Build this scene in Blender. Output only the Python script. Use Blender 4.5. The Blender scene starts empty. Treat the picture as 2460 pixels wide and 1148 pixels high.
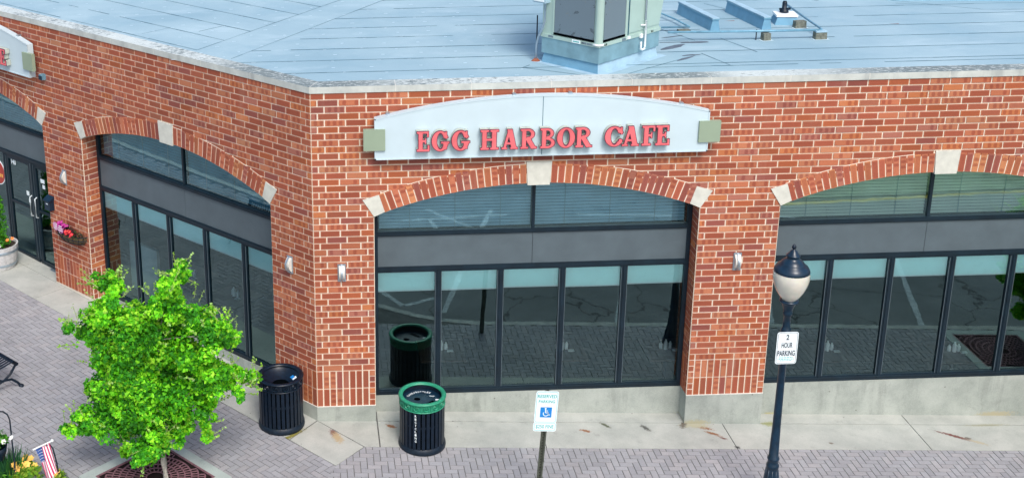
import bpy, math, random
from mathutils import Vector, Matrix
from mathutils.geometry import tessellate_polygon
R = math.radians
U = 0.1016          # one brick course, metres; all lengths below are in courses unless noted
S2 = math.sqrt(.5)
sc = bpy.context.scene
col = sc.collection
rnd = random.Random(7)

# ------------------------------------------------------------------ camera
def setup_camera():
    p, y, r = R(17.2589), R(1.4641), R(-1.0407)
    fwd = Vector((math.sin(y)*math.cos(p), math.cos(y)*math.cos(p), -math.sin(p)))
    right = Vector((math.cos(y), -math.sin(y), 0)); up = right.cross(fwd)
    a = math.cos(r)*right + math.sin(r)*up
    b = -math.sin(r)*right + math.cos(r)*up
    cd = bpy.data.cameras.new("camera"); co = bpy.data.objects.new("camera", cd); col.objects.link(co)
    M = Matrix((a, b, -fwd)).transposed().to_4x4()
    M.translation = Vector((-0.0671, -17.1896, 5.0107 + 52.43*U))
    co.matrix_world = M
    cd.sensor_width = 36; cd.lens = 2989.35*36/2460
    cd.shift_x = (1230-807.04)/2460; cd.shift_y = -(574-276.65)/2460
    cd.clip_start = .1; cd.clip_end = 2000
    sc.camera = co
setup_camera()

# ------------------------------------------------------------------ light
SUN_EL, SUN_AZ = R(50), R(168)      # azimuth clockwise from +Y
w = bpy.data.worlds.new("World"); sc.world = w; w.use_nodes = True
nt = w.node_tree; bg = nt.nodes['Background']
sky = nt.nodes.new('ShaderNodeTexSky'); sky.sky_type = 'NISHITA'; sky.sun_disc = False
sky.sun_elevation = SUN_EL; sky.sun_rotation = SUN_AZ; sky.air_density = 1.0; sky.dust_density = 3.0
nt.links.new(sky.outputs[0], bg.inputs[0]); bg.inputs[1].default_value = .13
sd = bpy.data.lights.new("sun", 'SUN'); sd.energy = 1.5; sd.angle = R(20); sd.color = (1, .965, .92)
so = bpy.data.objects.new("sun", sd); col.objects.link(so)
d = Vector((math.sin(SUN_AZ)*math.cos(SUN_EL), math.cos(SUN_AZ)*math.cos(SUN_EL), math.sin(SUN_EL)))
so.rotation_euler = d.to_track_quat('Z', 'Y').to_euler(); so.location = (0, 0, 30)
sc.view_settings.view_transform = 'Standard'; sc.view_settings.look = 'None'; sc.view_settings.gamma = 1
sc.view_settings.exposure = 0.67

# ------------------------------------------------------------------ materials
class NT:
    def __init__(s, name):
        s.m = bpy.data.materials.new(name); s.m.use_nodes = True; s.t = s.m.node_tree
        s.b = s.t.nodes['Principled BSDF']; s.out = s.t.nodes['Material Output']
    def n(s, typ, **kw):
        o = s.t.nodes.new('ShaderNode'+typ)
        for k, v in kw.items():
            if k.startswith('i_'): s.inp(o, k[2:], v)
            else: setattr(o, k, v)
        return o
    def inp(s, o, k, v):
        k = int(k) if k.isdigit() else k.replace('_', ' ')
        if hasattr(v, 'is_output') or isinstance(v, bpy.types.NodeSocket): s.t.links.new(v, o.inputs[k])
        else: o.inputs[k].default_value = v
    def math(s, op, a, b=0, c=None, clamp=False):
        o = s.n('Math', operation=op, use_clamp=clamp); s.inp(o, '0', a); s.inp(o, '1', b)
        if c is not None: s.inp(o, '2', c)
        return o.outputs[0]
    def mix(s, f, a, b, typ='MIX'):
        o = s.n('Mix', data_type='RGBA', blend_type=typ)
        s.inp(o, '0', f); s.inp(o, '6', a if not isinstance(a, tuple) else (*a, 1)[:4]); s.inp(o, '7', b if not isinstance(b, tuple) else (*b, 1)[:4])
        return o.outputs[2]
    def noise(s, scale, det=3, rough=.55, vec=None, dist=0):
        o = s.n('TexNoise'); o.inputs['Scale'].default_value = scale; o.inputs['Detail'].default_value = det
        o.inputs['Roughness'].default_value = rough; o.inputs['Distortion'].default_value = dist
        s.t.links.new(vec if vec is not None else s.pos(), o.inputs['Vector']); return o.outputs[0]
    def pos(s): 
        if not hasattr(s, '_p'): s._p = s.n('NewGeometry').outputs['Position']
        return s._p
    def ramp(s, f, a, b, lo=0., hi=1.):
        o = s.n('MapRange', clamp=True); s.inp(o, 'Value', f); s.inp(o, 'From_Min', a); s.inp(o, 'From_Max', b)
        s.inp(o, 'To_Min', lo); s.inp(o, 'To_Max', hi); return o.outputs[0]
    def smooth(s, f, a, b, lo=0., hi=1.):
        o = s.n('MapRange', clamp=True, interpolation_type='SMOOTHSTEP'); s.inp(o, 'Value', f); s.inp(o, 'From_Min', a); s.inp(o, 'From_Max', b)
        s.inp(o, 'To_Min', lo); s.inp(o, 'To_Max', hi); return o.outputs[0]
    def scaled(s, v):
        o = s.n('Mapping'); s.t.links.new(s.pos(), o.inputs[0]); o.inputs['Scale'].default_value = v; return o.outputs[0]
    def bump(s, h, st=.3, dist=.005):
        o = s.n('Bump'); s.inp(o, 'Height', h); o.inputs['Strength'].default_value = st; o.inputs['Distance'].default_value = dist
        s.t.links.new(o.outputs[0], s.b.inputs['Normal'])
    def base(s, c): s.inp(s.b, 'Base_Color', c if not isinstance(c, tuple) else (*c, 1)[:4]); return s

MATS = {}
def simple(name, c, rough=.6, metal=0, var=.12, scale=14, spec=.5, bump=0):
    m = NT(name)
    n = m.noise(scale, 4)
    f = m.ramp(n, .3, .7, 1-var, 1+var)
    cc = m.mix(1., (*c, 1), f, 'MULTIPLY')
    m.base(cc); m.b.inputs['Roughness'].default_value = rough; m.b.inputs['Metallic'].default_value = metal
    m.b.inputs['Specular IOR Level'].default_value = spec
    if bump: m.bump(m.noise(scale*6, 4), bump)
    MATS[name] = m.m; return m.m

simple('frame_metal', (.006, .017, .028), .42, 0, .25, 5, .4)
simple('spandrel', (.090, .120, .138), .45, 0, .10, 3, .5)
simple('stone', (.60, .60, .53), .85, 0, .10, 9, .3, .3)
simple('black_gloss', (.003, .010, .022), .32, 0, .4, 20, .35)
simple('black_metal', (.004, .012, .024), .45, 0, .4, 20, .35)
simple('navy_metal', (.005, .022, .045), .3, 0, .3, 12, .45)
simple('green_paint', (.02, .25, .14), .4, 0, .2, 18, .5)
simple('sign_white', (.80, .88, .90), .5, 0, .02, 8, .4)
simple('sign_ink', (.02, .035, .06), .5, 0, .1)
simple('sign_green', (.04, .42, .40), .5, 0, .1)
simple('sign_blue', (.01, .22, .62), .5, 0, .1)
simple('board', (.53, .65, .70), .45, 0, .06, 1.6, .4)
simple('sage', (.27, .345, .25), .5, 0, .05, 3)
simple('letter_side', (.44, .47, .40), .5, 0, .12)
simple('letter_trim', (.13, .02, .06), .45, 0, .1)
simple('letter_red', (.74, .15, .165), .42, 0, .15, 5, .4)
simple('shade_white', (.74, .97, .97), .8, 0, .03, 3, .2)
simple('slat_dimmed', (.10, .30, .42), .7, 0, .2, 3, .2)  # darker copy of the slats: dimness of the left arched panes put into colour
simple('slat_lawn_tint', (.58, .70, .62), .7, 0, .08, 3, .2)  # slats tinted and paled to stand in for lawn mirrored in the right arch
simple('slat_white', (.36, .58, .70), .7, 0, .08, 3, .2)
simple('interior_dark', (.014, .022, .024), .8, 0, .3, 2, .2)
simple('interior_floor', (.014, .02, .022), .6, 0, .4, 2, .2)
simple('interior_pale', (.30, .42, .46), .7, 0, .1, 2, .2)
simple('wood_table', (.045, .028, .018), .35, 0, .3, 6)
simple('white_ware', (.75, .82, .84), .3, 0, .05)
simple('steel', (.42, .50, .57), .35, .7, .1, 10)
simple('lens', (.68, .66, .60), .3, 0, .04)
simple('hvac_green', (.38, .52, .47), .5, 0, .06, 3, .4)
simple('hvac_sheet', (.22, .38, .44), .4, .25, .22, 3.5, .5)
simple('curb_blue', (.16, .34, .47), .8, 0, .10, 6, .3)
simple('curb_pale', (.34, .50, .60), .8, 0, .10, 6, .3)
simple('pvc', (.85, .88, .88), .4, 0, .03)
simple('pipe_blue', (.16, .34, .45), .4, .2, .2, 9)
simple('block_wood', (.165, .175, .145), .9, 0, .35, 24, .2)
simple('tick', (.55, .72, .80), .7, 0, .05)
simple('joint_dark', (.135, .135, .13), .95, 0, .3, 9, .1)
simple('seam', (.03, .11, .16), .9, 0, .3, 4)
simple('patch', (.10, .13, .17), .9, 0, .3, 5)
simple('rust', (.28, .09, .05), .9, 0, .4, 20)
simple('mortar_line', (.72, .70, .64), .9, 0, .06)
simple('bark', (.36, .34, .30), .9, 0, .35, 30, .2, .5)
simple('twig', (.28, .36, .12), .8, 0, .2, 20)
simple('soil', (.05, .035, .025), .95, 0, .5, 30)
simple('coco', (.16, .11, .06), .95, 0, .6, 40, .1, .6)
simple('barrel_wood', (.52, .52, .52), .85, 0, .22, 18, .2, .3)
simple('red_sign', (.38, .04, .03), .5)
simple('orange', (.85, .22, .03), .6)
simple('flower_white', (.85, .86, .82), .6, 0, .04)
simple('flower_yellow', (.85, .50, .10), .6, 0, .1)
simple('flower_red', (.70, .03, .05), .6, 0, .1)
simple('flower_magenta', (.50, .015, .32), .6, 0, .2, 30)
simple('flag_red', (.55, .03, .12), .8, 0, .06)
simple('flag_white', (.85, .85, .88), .8, 0, .03)
simple('flag_blue', (.04, .10, .32), .8, 0, .1)
simple('line_paint', (.42, .46, .47), .8, 0, .3, 12)
simple('yellow_paint', (.62, .45, .05), .8, 0, .3, 12)
simple('post_bronze', (.085, .095, .075), .5, .3, .35, 22)
simple('grate_dark', (.018, .012, .012), .95, 0, .3, 9, .1)
simple('grate_iron', (.23, .115, .135), .7, .2, .3, 20)
simple('hole_black', (.002, .003, .004), .9, 0, 0, 1, 0)
simple('grass', (.20, .25, .13), .95, 0, .4, 3, .1)
simple('curb_stone', (.42, .43, .40), .9, 0, .2, 6, .2)

def brick_material():
    m = NT('brick')
    a = m.n('Attribute', attribute_name='tone', attribute_type='GEOMETRY')
    uv = m.n('Attribute', attribute_name='face_uv', attribute_type='GEOMETRY')
    ln = m.n('Attribute', attribute_name='dims', attribute_type='GEOMETRY')
    s1 = m.n('SeparateXYZ'); m.t.links.new(uv.outputs['Vector'], s1.inputs[0])
    s2 = m.n('SeparateXYZ'); m.t.links.new(ln.outputs['Vector'], s2.inputs[0])
    u, v = s1.outputs[0], s1.outputs[1]; L, seed, kind = s2.outputs[0], s2.outputs[1], s2.outputs[2]
    warp = m.math('MULTIPLY', m.math('SUBTRACT', m.noise(45, 2), .5), .22)
    e = m.math('MINIMUM', m.math('MINIMUM', u, m.math('SUBTRACT', L, u)), m.math('MINIMUM', v, m.math('SUBTRACT', .88, v)))
    plain = m.smooth(m.math('ADD', e, m.math('MULTIPLY', warp, .5)), .03, .14)
    pu = m.math('FRACT', m.math('ADD', m.math('MULTIPLY', u, 1.15), seed))
    dx = m.math('MULTIPLY', m.math('ABSOLUTE', m.math('SUBTRACT', pu, .5)), .87)
    dy = m.math('MULTIPLY', m.math('ABSOLUTE', m.math('SUBTRACT', v, .44)), .72)
    dd = m.math('ADD', m.math('POWER', m.math('ADD', m.math('POWER', dx, 3), m.math('POWER', dy, 3)), .333), warp)
    spots = m.smooth(dd, .30, .22)
    spots = m.math('MULTIPLY', spots, m.math('GREATER_THAN', m.math('FRACT', m.math('MULTIPLY', m.math('FLOOR', m.math('ADD', m.math('MULTIPLY', u, 1.15), seed)), m.math('MULTIPLY', seed, 7.31))), .22))
    mask = m.mix(kind, plain, spots)
    light = m.mix(1., a.outputs['Color'], (1.38, 1.72, 1.58), 'MULTIPLY')
    c = m.mix(mask, light, a.outputs['Color'])
    c = m.mix(1., c, m.ramp(m.noise(60, 4, .7), .25, .75, .80, 1.18), 'MULTIPLY')
    c = m.mix(1., c, m.ramp(m.noise(.55, 3), .3, .7, .90, 1.08), 'MULTIPLY')
    c = m.mix(m.smooth(m.noise(1, 4, .65, m.scaled((3.5, 3.5, .45))), .56, .78, 0, .16), c, (.52, .42, .34))
    c = m.mix(m.smooth(m.noise(1, 4, .65, m.scaled((4.5, 4.5, .7))), .60, .80, 0, .30), c, (.12, .06, .05))
    m.base(c); m.b.inputs['Roughness'].default_value = .85; m.b.inputs['Specular IOR Level'].default_value = .25
    m.bump(m.noise(160, 4, .7), .35, .003)
    MATS['brick'] = m.m
brick_material()
def mortar_material():
    m = NT('mortar')
    c = m.mix(m.ramp(m.noise(1.3, 4), .35, .7), (.80, .73, .62), (.70, .60, .47))
    c = m.mix(1., c, m.ramp(m.noise(90, 3), .3, .7, .86, 1.1), 'MULTIPLY')
    m.base(c); m.b.inputs['Roughness'].default_value = .95; m.bump(m.noise(200, 3), .4, .003)
    MATS['mortar'] = m.m
mortar_material()
def stains(m, c, items):
    """rust and dirt marks with a place and shape of their own: (x, y, angle, length, width, colour) in courses"""
    for it in items:
        x, y, ang, l, wd, cc = it[:6]; z, zl = (it[6], it[7]) if len(it) > 6 else (0, 1e5)
        mp = m.n('Mapping', vector_type='TEXTURE'); m.t.links.new(m.pos(), mp.inputs[0])
        mp.inputs['Location'].default_value = (x*U, y*U, z*U); mp.inputs['Rotation'].default_value = (0, 0, R(ang)); mp.inputs['Scale'].default_value = (l*U, wd*1.7*U, zl*U)
        g = m.n('VectorMath', operation='LENGTH'); m.t.links.new(mp.outputs[0], g.inputs[0])
        f = m.smooth(m.math('ADD', g.outputs['Value'], m.math('MULTIPLY', m.math('SUBTRACT', m.noise(30, 4), .5), 1.6)), 1.15, .35)
        c = m.mix(f, c, cc)
    return c
def concrete_material(name, c0, c1, st=(), vertical=False):
    m = NT(name)
    c = m.mix(m.ramp(m.noise(2.2, 5, .6), .35, .7), c0, c1)
    if vertical:
        c = m.mix(m.math('MULTIPLY', m.smooth(m.noise(1, 4, .6, m.scaled((5, 5, .9))), .52, .72), .35), c, tuple(x*.6 for x in c1))
    c = m.mix(m.math('MULTIPLY', m.smooth(m.noise(5, 6, .7), .56, .74), .35), c, tuple(x*.55 for x in c1))
    c = m.mix(1., c, m.ramp(m.noise(70, 4, .7), .25, .75, .86, 1.12), 'MULTIPLY')
    v = m.n('TexVoronoi'); v.inputs['Scale'].default_value = 3.6; m.t.links.new(m.pos(), v.inputs['Vector'])
    c = m.mix(m.smooth(v.outputs['Distance'], .055, .03, 0, .7), c, (.12, .11, .10))
    c = stains(m, c, st)
    m.base(c); m.b.inputs['Roughness'].default_value = .9; m.b.inputs['Specular IOR Level'].default_value = .25
    m.bump(m.noise(110, 4), .3, .003); MATS[name] = m.m
RU = (.27, .13, .07); RD = (.17, .07, .06); GN = (.30, .31, .16)
concrete_material('sidewalk', (.47, .48, .44), (.36, .375, .345), [
    (59.5, -1.2, -25, 1.9, .35, RU), (58.6, -.6, 0, 2.6, .6, (.42, .40, .29)), (60.6, -3.0, -35, 1.5, .25, RU),
    (41.0, -2.4, -20, 1.0, .25, RU), (2.4, -3.7, -75, 1.5, .4, RD), (2.9, -4.8, -70, 1.8, .5, (.42, .33, .2)),
    (11.2, -1.5, -30, 1.0, .28, RU), (98.5, -3.4, -32, 3.4, .28, RD), (101, -4.9, -32, 2.0, .25, (.42, .38, .28)),
    (44.5, -.8, -50, 1.2, .22, (.10, .11, .07)), (50.6, -1.6, -55, 1.3, .3, (.10, .10, .09)), (63.1, -6.8, 0, .5, .25, (.06, .06, .06)), (100, -3.9, 0, .6, .25, (.16, .13, .11)), (78, -5.5, 0, .4, .2, (.2, .17, .14)), (56.8, -.4, 60, 1.6, .3, (.16, .14, .11)), (61.8, -4.3, -30, .7, .2, RD), (70.5, -.1, 0, 1.5, .5, GN), (105, 0, 3, 4, .3, (.36, .36, .28)), (-4, -4.4, 45, 3.6, .3, (.22, .20, .05))])
concrete_material('base_concrete', (.40, .43, .39), (.28, .31, .28), [(58.8, 0, 0, 2.6, 9, (.38, .36, .25), -2.5, .7), (71.5, 3, 0, 1.2, 9, (.36, .34, .2), -3.1, .5), (108, 3, 0, 3.5, 9, (.38, .35, .24), -4.5, .7)], True)
concrete_material('grate_border', (.42, .48, .45), (.34, .39, .37))

def coping_material():
    m = NT('coping')
    c = m.mix(m.ramp(m.noise(3, 5, .65), .35, .7), (.56, .59, .55), (.40, .43, .41))
    c = m.mix(m.smooth(m.noise(1, 4, .6, m.scaled((4, 4, .6))), .5, .72, 0, .5), c, (.26, .28, .28))
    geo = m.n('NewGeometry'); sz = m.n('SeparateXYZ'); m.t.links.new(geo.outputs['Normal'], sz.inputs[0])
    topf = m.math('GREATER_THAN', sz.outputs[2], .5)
    sp = m.n('SeparateXYZ'); m.t.links.new(m.pos(), sp.inputs[0])
    big = m.noise(.42, 3, .6)
    sc_ = m.scaled((7, 16, 1))
    n1 = m.noise(1.5, 6, .75, sc_)
    thr = m.ramp(big, .35, .65, .62, .44)
    li = m.math('MULTIPLY', m.smooth(m.math('SUBTRACT', n1, thr), .0, .09), topf)
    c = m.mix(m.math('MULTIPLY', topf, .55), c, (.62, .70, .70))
    for x, y, ang, l in ((2, 1.2, 0, 13), (-6, 8, -45, 13), (92, 1.2, 0, 22), (52, 1.2, 0, 9)):
        mp = m.n('Mapping', vector_type='TEXTURE'); m.t.links.new(m.pos(), mp.inputs[0]); mp.inputs['Location'].default_value = (x*U, y*U, 0); mp.inputs['Rotation'].default_value = (0, 0, R(ang)); mp.inputs['Scale'].default_value = (l*U, 5*U, 1e4)
        g = m.n('VectorMath', operation='LENGTH'); m.t.links.new(mp.outputs[0], g.inputs[0])
        li = m.math('MAXIMUM', li, m.math('MULTIPLY', m.math('MULTIPLY', m.smooth(g.outputs['Value'], 1.2, .3), m.smooth(n1, .40, .48)), topf))
    c = m.mix(m.math('MULTIPLY', li, .85), c, (.085, .12, .13))
    n2 = m.smooth(m.noise(9, 5, .7, sc_), .54, .62)
    c = m.mix(m.math('MULTIPLY', m.math('MULTIPLY', n2, topf), .5), c, (.25, .30, .30))
    m.base(c); m.b.inputs['Roughness'].default_value = .9; m.bump(m.noise(80, 4), .4, .004); MATS['coping'] = m.m
coping_material()
def roof_material():
    m = NT('roof_membrane')
    c = m.mix(m.ramp(m.noise(.35, 4, .6), .35, .68), (.26, .40, .475), (.37, .51, .57))
    c = m.mix(m.smooth(m.noise(.8, 5, .65), .5, .72, 0, .40), c, (.22, .37, .46))
    c = m.mix(m.smooth(m.noise(.55, 4, .6, m.scaled((1, 2.5, 1))), .54, .74, 0, .28), c, (.52, .66, .72))
    c = m.mix(1., c, m.ramp(m.noise(130, 3, .8), .25, .75, .82, 1.16), 'MULTIPLY')
    m.base(c); m.b.inputs['Roughness'].default_value = .85; m.b.inputs['Specular IOR Level'].default_value = .25
    m.bump(m.noise(150, 3), .3, .003); MATS['roof_membrane'] = m.m
roof_material()
def paver_material():
    m = NT('paver')
    a = m.n('Attribute', attribute_name='tone', attribute_type='GEOMETRY')
    c = m.mix(1., a.outputs['Color'], m.ramp(m.noise(90, 4, .75), .25, .75, .80, 1.2), 'MULTIPLY')
    c = m.mix(1., c, m.ramp(m.noise(.9, 5, .6), .3, .7, .86, 1.08), 'MULTIPLY')
    c = m.mix(m.smooth(m.noise(6, 5, .7), .64, .76, 0, .45), c, (.14, .14, .15))
    m.base(c); m.b.inputs['Roughness'].default_value = .92; m.b.inputs['Specular IOR Level'].default_value = .2
    m.bump(m.noise(140, 4), .4, .003); MATS['paver'] = m.m
paver_material()
def asphalt_material():
    m = NT('asphalt')
    c = m.mix(m.ramp(m.noise(.8, 5, .6), .35, .7), (.20, .21, .21), (.14, .15, .15))
    v = m.n('TexVoronoi', feature='DISTANCE_TO_EDGE'); v.inputs['Scale'].default_value = .55
    wv = m.n('VectorMath', operation='ADD'); m.t.links.new(m.pos(), wv.inputs[0])
    nn = m.n('TexNoise'); nn.inputs['Scale'].default_value = 1.4; nn.inputs['Detail'].default_value = 5; m.t.links.new(m.pos(), nn.inputs['Vector']); m.t.links.new(nn.outputs['Color'], wv.inputs[1])
    m.t.links.new(wv.outputs[0], v.inputs['Vector'])
    c = m.mix(m.smooth(v.outputs['Distance'], .014, .004, 0, .8), c, (.03, .03, .03))
    c = m.mix(1., c, m.ramp(m.noise(120, 3, .8), .25, .75, .75, 1.25), 'MULTIPLY')
    m.base(c); m.b.inputs['Roughness'].default_value = .95; MATS['asphalt'] = m.m
asphalt_material()
def glass_material(name, tint, refl):
    m = NT(name)
    m.t.nodes.remove(m.b)
    fr = m.n('Fresnel', i_IOR=1.55)
    f = m.math('ADD', m.math('MULTIPLY', fr.outputs[0], .9), refl, clamp=True)
    tr = m.n('BsdfTransparent'); tr.inputs[0].default_value = (*tint, 1)
    gl = m.n('BsdfGlossy'); gl.inputs['Color'].default_value = (.64, .96, 1, 1); gl.inputs['Roughness'].default_value = .02
    bp = m.n('Bump'); bp.inputs['Strength'].default_value = .12; bp.inputs['Distance'].default_value = .004
    m.t.links.new(m.noise(2.2, 2), bp.inputs['Height']); m.t.links.new(bp.outputs[0], gl.inputs['Normal'])
    mx = m.n('MixShader'); m.inp(mx, '0', f); m.t.links.new(tr.outputs[0], mx.inputs[1]); m.t.links.new(gl.outputs[0], mx.inputs[2])
    m.t.links.new(mx.outputs[0], m.out.inputs[0]); MATS[name] = m.m
glass_material('window_glass', (.86, .96, .96), .14)
glass_material('arch_glass', (.86, .95, .97), .21)
def globe_material():
    m = NT('globe_glass')
    c = m.mix(m.ramp(m.noise(6, 2), .3, .7), (.90, .86, .74), (.76, .74, .65))
    m.base(c); m.b.inputs['Roughness'].default_value = .22; m.b.inputs['Coat Weight'].default_value = 1; m.b.inputs['Coat Roughness'].default_value = .04; m.b.inputs['Transmission Weight'].default_value = .25
    m.b.inputs['Subsurface Weight'].default_value = .2
    mp = m.n('Attribute', attribute_name='rib', attribute_type='GEOMETRY')
    MATS['globe_glass'] = m.m
globe_material()
def coil_material():
    m = NT('coil')
    c = m.mix(m.smooth(m.noise(2.2, 5, .7, None, .6), .56, .60), (.17, .23, .27), (.09, .12, .14))
    c = m.mix(m.smooth(m.noise(4.1, 5, .7), .64, .68, 0, .6), c, (.22, .23, .20))
    wv = m.n('TexWave', wave_type='BANDS', bands_direction='Z'); wv.inputs['Scale'].default_value = 30; m.t.links.new(m.pos(), wv.inputs['Vector'])
    c = m.mix(1., c, m.ramp(wv.outputs[1], 0, 1, .82, 1.15), 'MULTIPLY')
    m.base(c); m.b.inputs['Roughness'].default_value = .6; m.b.inputs['Metallic'].default_value = .2; MATS['coil'] = m.m
coil_material()
def leaf_material(name, sub=.35):
    m = NT(name)
    a = m.n('Attribute', attribute_name='tone', attribute_type='GEOMETRY')
    m.base(a.outputs['Color']); m.b.inputs['Roughness'].default_value = .55; m.b.inputs['Specular IOR Level'].default_value = .25
    tl = m.n('BsdfTranslucent'); m.t.links.new(m.mix(1., a.outputs['Color'], (1.3, 1.25, .6), 'MULTIPLY'), tl.inputs[0])
    mx = m.n('MixShader'); mx.inputs[0].default_value = sub
    m.t.links.new(m.b.outputs[0], mx.inputs[1]); m.t.links.new(tl.outputs[0], mx.inputs[2]); m.t.links.new(mx.outputs[0], m.out.inputs[0])
    MATS[name] = m.m
leaf_material('leaf', .33)

# ------------------------------------------------------------------ mesh builder
class Frame:
    """a along the wall, b into the building, h up"""
    def __init__(s, o, e, n, z0=0): s.o, s.e, s.n, s.z0 = Vector(o), Vector(e), Vector(n), z0
    def __call__(s, a, b, h): p = s.o + s.e*a + s.n*b; return (p.x, p.y, s.z0 + h)
    def side(s, a, b, e, n): p = s.o + s.e*a + s.n*b; return Frame(p, s.e*e[0]+s.n*e[1], s.e*n[0]+s.n*n[1], s.z0)
ID = Frame((0, 0), (1, 0), (0, 1))
class MB:
    def __init__(s): s.v = []; s.f = []; s.m = []; s.mats = []; s.sm = []; s.uv = []; s.dm = []; s.c = []; s.attr = False
    def mi(s, m):
        if m not in s.mats: s.mats.append(m)
        return s.mats.index(m)
    def raw(s, pts, faces, m, smooth=False, c=(1, 1, 1), uv=None, dims=(1, 0, 0)):
        k = len(s.v); s.v += [tuple(p) for p in pts]; i = s.mi(m)
        for q, f in enumerate(faces):
            s.f.append(tuple(k+j for j in f)); s.m.append(i); s.sm.append(smooth)
            s.c.append(c); s.uv.append(uv[q] if uv else None); s.dm.append(dims)
        return s
    def poly(s, pts, m, **k): return s.raw(pts, [tuple(range(len(pts)))], m, **k)
    def box(s, F, a0, a1, b0, b1, h0, h1, m, **k):
        p = [F(a, b, h) for h in (h0, h1) for b in (b0, b1) for a in (a0, a1)]
        return s.raw(p, [(0, 1, 5, 4), (1, 3, 7, 5), (3, 2, 6, 7), (2, 0, 4, 6), (4, 5, 7, 6), (0, 2, 3, 1)], m, **k)
    def prism(s, F, pts, b0, b1, m, m2=None, **k):
        """2D outline in (a,h), extruded b0..b1 (b0 is the front)"""
        n = len(pts); tri = tessellate_polygon([[Vector((x, y, 0)) for x, y in pts]])
        s.raw([F(a, b0, h) for a, h in pts], tri, m, **k)
        s.raw([F(a, b1, h) for a, h in pts], tri, m2 or m, **k)
        s.raw([F(a, b, h) for b in (b0, b1) for a, h in pts], [(i, (i+1) % n, n+(i+1) % n, n+i) for i in range(n)], m2 or m, **k); return s
    def hprism(s, F, pts, h0, h1, m, **k):
        n = len(pts); tri = tessellate_polygon([[Vector((x, y, 0)) for x, y in pts]])
        for h in (h0, h1): s.raw([F(a, b, h(a) if callable(h) else h) for a, b in pts], tri, m, **k)
        s.raw([F(a, b, h(a) if callable(h) else h) for h in (h0, h1) for a, b in pts], [(i, (i+1) % n, n+(i+1) % n, n+i) for i in range(n)], m, **k); return s
    def lathe(s, prof, m, seg=32, c=(0, 0, 0), smooth=True, a0=0, a1=None, ring=None):
        p = []; full = a1 is None; ns = seg if full else seg+1
        for r, z in prof:
            for i in range(ns):
                t = a0 + (2*math.pi if full else a1-a0)*i/seg
                p.append((c[0]+r*math.cos(t), c[1]+r*math.sin(t), c[2]+z))
        f = []
        for j in range(len(prof)-1):
            for i in range(seg):
                i2 = (i+1) % ns; f.append((j*ns+i, j*ns+i2, (j+1)*ns+i2, (j+1)*ns+i))
        return s.raw(p, f, m, smooth=smooth)
    def tube(s, path, r, m, seg=8, cap=True):
        path = [Vector(p) for p in path]; p = []; n = len(path); rr = r if isinstance(r, (list, tuple)) else [r]*n
        for i, q in enumerate(path):
            t = (path[min(i+1, n-1)]-path[max(i-1, 0)]).normalized()
            x = t.cross(Vector((0, 0, 1))); x = x.normalized() if x.length > .05 else t.cross(Vector((0, 1, 0))).normalized(); y = t.cross(x)
            for k in range(seg):
                a = 2*math.pi*k/seg; p.append(q + x*math.cos(a)*rr[i] + y*math.sin(a)*rr[i])
        f = [(i*seg+k, i*seg+(k+1) % seg, (i+1)*seg+(k+1) % seg, (i+1)*seg+k) for i in range(n-1) for k in range(seg)]
        if cap: f += [tuple(range(seg)), tuple((n-1)*seg+k for k in range(seg))]
        return s.raw(p, f, m, smooth=True)
    def brick(s, F, a0, a1, h0, h1, vert=False, g=.10):
        """one brick face, a0..a1 x h0..h1 with joints, body 0.3 deep"""
        x0, x1, y0, y1 = a0+g, a1-g, h0+g*.85, h1-g*.85
        x0 += rnd.uniform(-.012, .012); x1 += rnd.uniform(-.012, .012)
        if x1-x0 < .12: return
        d_ = rnd.uniform(-.02, .015)
        L = (y1-y0) if vert else (x1-x0)
        k = rnd.random(); kind = 1. if k < .46 else 0.
        h = rnd.random()
        t = (.31, .082, .046) if h < .45 else (.325, .096, .055) if h < .74 else (.255, .076, .058) if h < .86 else (.345, .094, .042) if h < .96 else (.34, .115, .068)
        f = rnd.uniform(.89, 1.12); t = tuple(x*f for x in t)
        w_, hh = x1-x0, y1-y0
        if vert: q = [(0, 0), (0, w_), (hh, w_), (hh, 0)]
        else: q = [(0, 0), (w_, 0), (w_, hh), (0, hh)]
        s.attr = True
        p = [F(a, b, h_) for b in (d_, .3) for a, h_ in ((x0, y0), (x1, y0), (x1, y1), (x0, y1))]
        uvf = [q] + [[q[i], q[(i+1) % 4], q[(i+1) % 4], q[i]] for i in range(4)]
        s.raw(p, [(0, 1, 2, 3), (0, 1, 5, 4), (1, 2, 6, 5), (2, 3, 7, 6), (3, 0, 4, 7)], 'brick', c=t, uv=uvf, dims=(L, rnd.random(), kind))
    def build(s, name, parent=None, tone=False, loc=None):
        me = bpy.data.meshes.new(name); me.from_pydata([(x*U, y*U, z*U) for x, y, z in s.v], [], s.f)
        for m in s.mats: me.materials.append(MATS[m])
        me.polygons.foreach_set('material_index', s.m); me.polygons.foreach_set('use_smooth', s.sm)
        if s.attr or tone:
            ca = me.color_attributes.new('tone', 'FLOAT_COLOR', 'CORNER'); dat = []
            for f, c in zip(s.f, s.c): dat += [c[0], c[1], c[2], 1]*len(f)
            ca.data.foreach_set('color', dat)
        if s.attr:
            u1 = me.attributes.new('face_uv', 'FLOAT_VECTOR', 'CORNER'); u2 = me.attributes.new('dims', 'FLOAT_VECTOR', 'CORNER'); d1 = []; d2 = []
            for f, uv, dm in zip(s.f, s.uv, s.dm):
                for i in range(len(f)):
                    q = uv[i] if uv else (0, 0); d1 += [q[0], q[1], 0]; d2 += list(dm)
            u1.data.foreach_set('vector', d1); u2.data.foreach_set('vector', d2)
        me.update()
        o = bpy.data.objects.new(name, me); col.objects.link(o)
        if parent: o.parent = parent
        if loc: o.location = [x*U for x in loc]
        return o
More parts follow.
